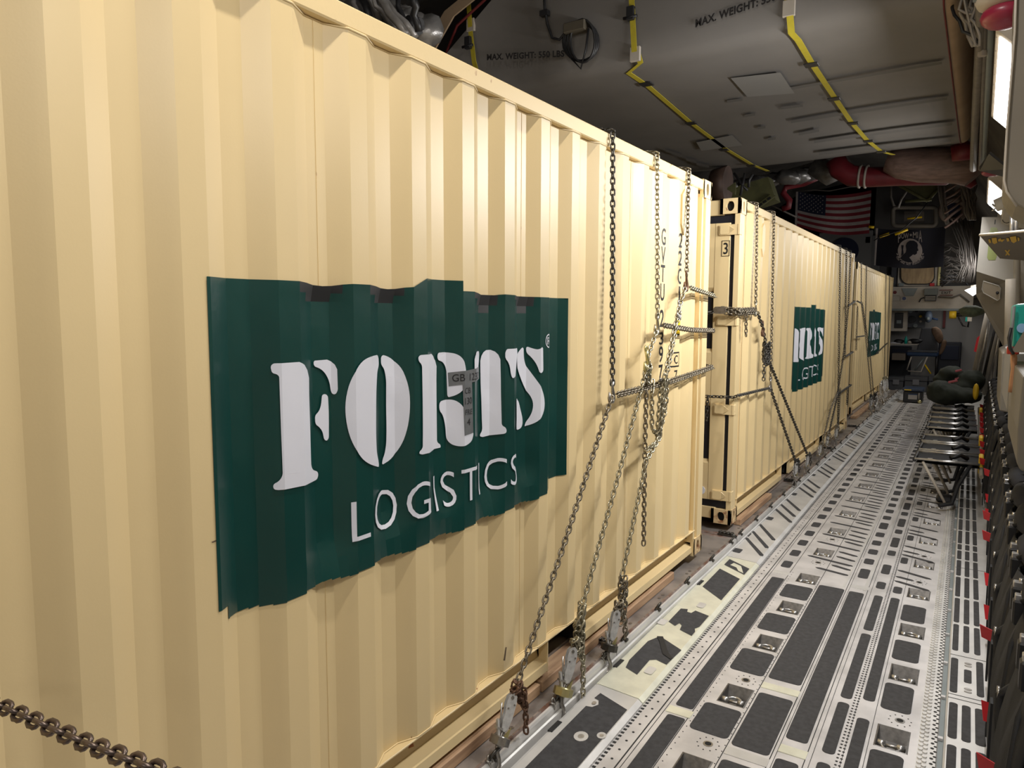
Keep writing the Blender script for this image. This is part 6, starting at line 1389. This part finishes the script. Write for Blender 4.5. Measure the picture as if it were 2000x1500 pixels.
# olive triangular web and hatch frame behind the black flag
b = MB(); P = [at(u, v, y=16) for u, v in ((1745, 355), (1840, 352), (1812, 392))]; b.prism([(q.x, q.z) for q in P], 16, 16.1, OLIVE, 'y'); gp = tag(b.build('green_web'), 'dark green triangular web above the black flag', 'panel')
b = MB()
for pts in ([(1745, 356), (1812, 393)], [(1812, 393), (1835, 365)], [(1768, 393), (1820, 390)]): b.tube([at(u, v, y=15.95) for u, v in pts], .03, OLIVE, 6)
b.build('edge_bar', gp)
b = MB(); P = [at(u, v, y=19.5) for u, v in rrect(1744, 1828, 405, 441, 7)]; b.tube(P, .05, mat('hatch_frame', (.16, .14, .11), .6), 8, closed=True); t = tag(b.build('upper_hatch'), 'dim rounded hatch frame above the black flag', 'hatch')
b = MB(); P = [at(u, v, y=19.6) for u, v in rrect(1766, 1805, 413, 434, 2)]; b.prism([(q.x, q.z) for q in P], 19.6, 19.65, mat('hatch_panel', (.12, .10, .08), .6), 'y'); b.build('panel', t)
b = MB(); b.tube([at(1772, 427, y=19.4), at(1801, 424, y=19.4)], .025, YELS, 6); b.tube([at(1772, 448, y=18), at(1748, 460, y=18)], .02, YELS, 6); b.build('grab_bar', t)
for i, (u0, v0, u1, v1, y) in enumerate(((1718, 463, 1737, 456, 16.8), (1748, 458, 1773, 448, 16.8), (1560+137, 443, 1707, 444, 16.9))):
    tubeobj('spreader_stick', 'yellow stick on the flag line, %s' % ('over the top left of the black flag', 'right above the black flag lettering', 'between the two flags')[i], 'stick', [(u0, v0), (u1, v1)], .028, YELS, y, 6, 'yellow sticks by the flags')
tubeobj('cable', 'black bungee cord above the black flag', 'cable', [(1707, 470), (1718, 463), (1760, 450), (1790, 425), (1812, 395)], .012, CABLEB, 16.7, 5)
tubeobj('cable', 'pale hose looping down beside the hatch frame', 'cable', [(1740, 358), (1740, 385), (1746, 402), (1755, 405), (1760, 390), (1768, 378), (1772, 372)], .025, CABLE, 17.5, 6)
b = MB(); n = 24; c = at(1862, 410, y=18.5); b.tube([c+Vector((.22*math.cos(2*PI*i/n), 0, .22*math.sin(2*PI*i/n))) for i in range(n)], .07, mat('ring_brown', (.17, .13, .11), .6), 8, closed=True); b.prism(oval(c.x, c.z, .2, .2, 20), 18.5, 18.6, FLAGB, 'y'); tag(b.build('round_port'), 'round dark port with a brown rim right of the flags', 'port')
b = MB(); c = at(1649, 490, y=20.1); b.prism(oval(c.x, c.z, .33, .33, 28), 20.1, 20.2, FLAGB, 'y'); tag(b.build('round_port'), 'large dark round port behind the second container end', 'port')
# dim panels on the bulkhead above the shelf
for i, (u0, v0, u1, v1, mt, lb) in enumerate(((1600, 455, 1700, 545, mat('bulkhead_panel', (.16, .155, .15), .7), 'dim grey bulkhead panel behind the container tops'), (1703, 460, 1716, 545, mat('bulkhead_panel2', (.12, .12, .12), .7), 'narrow dim strip left of the black flag'), (1741, 520, 1755, 560, GREYC, 'narrow slate panel below the black flag, left'), (1690, 462, 1700, 475, OLIVE, 'small olive box left of the black flag'))):
    p = at(u0, v0, y=20.15); q = at(u1, v1, y=20.15); b = MB(); b.box(p.x, q.x, 20.15, 20.28, q.z, p.z, mt, b=.01); struct(b.build('trim_4'))
t = thing('bulkhead_hatch', 'cream bulkhead hatch with a rounded tan panel below the black flag', 'hatch', at(1797, 540, y=20.1)); o = t.location
qbox(1755, 510, 1835, 558, PANELW, 'frame', 20.1, .15, t)
b = MB(); P = [at(u, v, y=20.06)-o for u, v in rrect(1758, 1826, 480, 556, 16, 6)]; b.prism([(q.x, q.z) for q in P], P[0].y, P[0].y+.03, BLACK, 'y'); b.build('seal', t)
b = MB(); P = [at(u, v, y=20.04)-o for u, v in rrect(1760, 1824, 482, 554, 15, 6)]; b.prism([(q.x, q.z) for q in P], P[0].y, P[0].y+.03, SKIN, 'y'); b.build('panel', t)
qbox(1755, 553, 1765, 559, GREYEQ, 'placard', 20.03, .02, t); qbox(1816, 553, 1825, 559, REDTAG, 'placard', 20.03, .02, t); qbox(1833, 520, 1836, 558, BRASS, 'hinge', 20.03, .04, t)
# cable looms right of the black flag
random.seed(11)
def loom(label, n, fn, r, mt, y):
    b = MB()
    for i in range(n):
        P = [at(u, v, y=y+.3*math.sin(i)+.1*random.random()) for u, v in fn(i)]; Q2 = []
        for a, c in zip(P, P[1:]): Q2 += [a, a.lerp(c, .5)+Vector((random.uniform(-.03, .03), 0, random.uniform(-.03, .03)))]
        b.tube(Q2+[P[-1]], r*random.uniform(.7, 1.3), mt, 5)
    return tag(b.build('cable_loom'), label, 'cables')
ru = random.uniform
loom('tangle of grey cables fanning out right of the black flag', 30, lambda i: [(1843+ru(-2, 4), 478+i*2.7), (1858, 474+i*2.7+ru(-8, 8)), (1872+ru(-4, 4), 485+i*2.3), (1882+ru(-5, 5), 500+i*1.6)], .009, mat('cable_dim', (.045, .038, .032), .85), 18)
loom('thick cable trunks running down beside the white pillar', 14, lambda i: [(1850+i*4, 425+ru(-6, 6)), (1874+i*2, 475+ru(-8, 8)), (1878+i*2, 520+ru(-4, 4)), (1862+i*3, 552)], .012, mat('cable_dim', (.045, .038, .032), .85), 17.5)
loom('dense hanging cables beneath the wrapped duct', 22, lambda i: [(1872+i*1.6, 345+ru(-4, 4)), (1878+i*1.2, 375+ru(-4, 4)), (1884+i*1.0, 400+ru(-5, 5)), (1891+i*.7, 430)], .011, CABLE, 14.5)
loom('slanted lattice of pipes above the round port', 6, lambda i: [(1845, 375+i*14), (1880, 352+i*13)], .022, PINKDUCT, 15)
loom('upright pipes left of the round port', 4, lambda i: [(1832+i*4, 350), (1838+i*3, 400), (1848+i, 438)], .022, CABLE, 15.2)
loom('curled cables below the wrapped duct by the shelf', 10, lambda i: [(1835+ru(0, 6), 560-i*3), (1855, 545+ru(-8, 8)), (1872, 540+ru(-8, 8)), (1890, 552+ru(-5, 5))], .016, CABLEB, 18.5)
loom('pale wires hanging at the top right beside the conduits', 12, lambda i: [(1868+i*3.2, -10), (1874+i*2.7, 20+ru(-6, 6)), (1886+i*1.7, 45), (1900+i*1.2, 90)], .010, mat('pale_wire', (.36, .33, .30), .6), 5.6)
loom('thick pale trunk of wires right of the tan fairing', 3, lambda i: [(1905+i*4, -10), (1913+i*3, 30), (1920+i*2, 70), (1918+i*2, 110)], .022, mat('pale_wire', (.36, .33, .30), .6), 5.7)
loom('black cable curving over the tan fairing', 1, lambda i: [(1860, -10), (1864, 30), (1880, 62), (1912, 84)], .014, CABLEB, 5.4)
# left: hoses and insulation between container and liner
loom('bundle of pale hoses at the upper left beyond the container', 9, lambda i: [(690+i*9, -12), (700+i*12, 25+ru(-5, 5)), (715+i*16, 55+i*3)], .024, mat('silver_hose', (.42, .40, .38), .4, .3, .3, 14), 4.1)
loom('dark hoses crossing at the upper left', 5, lambda i: [(700+i*26, -12), (720+i*22, 30), (722+i*24, 62)], .025, CABLEB, 4.0)
b = MB()
for i in range(9): b.ellip(at(690+i*17, 2+i*8, y=4.35), (.16, .12, .12), FOILINS, 10, 7, jit=.25)
tag(b.build('insulation_blanket'), 'rumpled silver insulation at the upper left behind the hoses', 'insulation')
b = MB(); c = at(808, 52, y=4.2); b.tube([c+Vector((-.05, 0, .03)), c+Vector((.05, 0, -.01))], .06, CABLEB, 12); tag(b.build('air_duct'), 'black duct end at the upper left behind the container rail', 'duct')
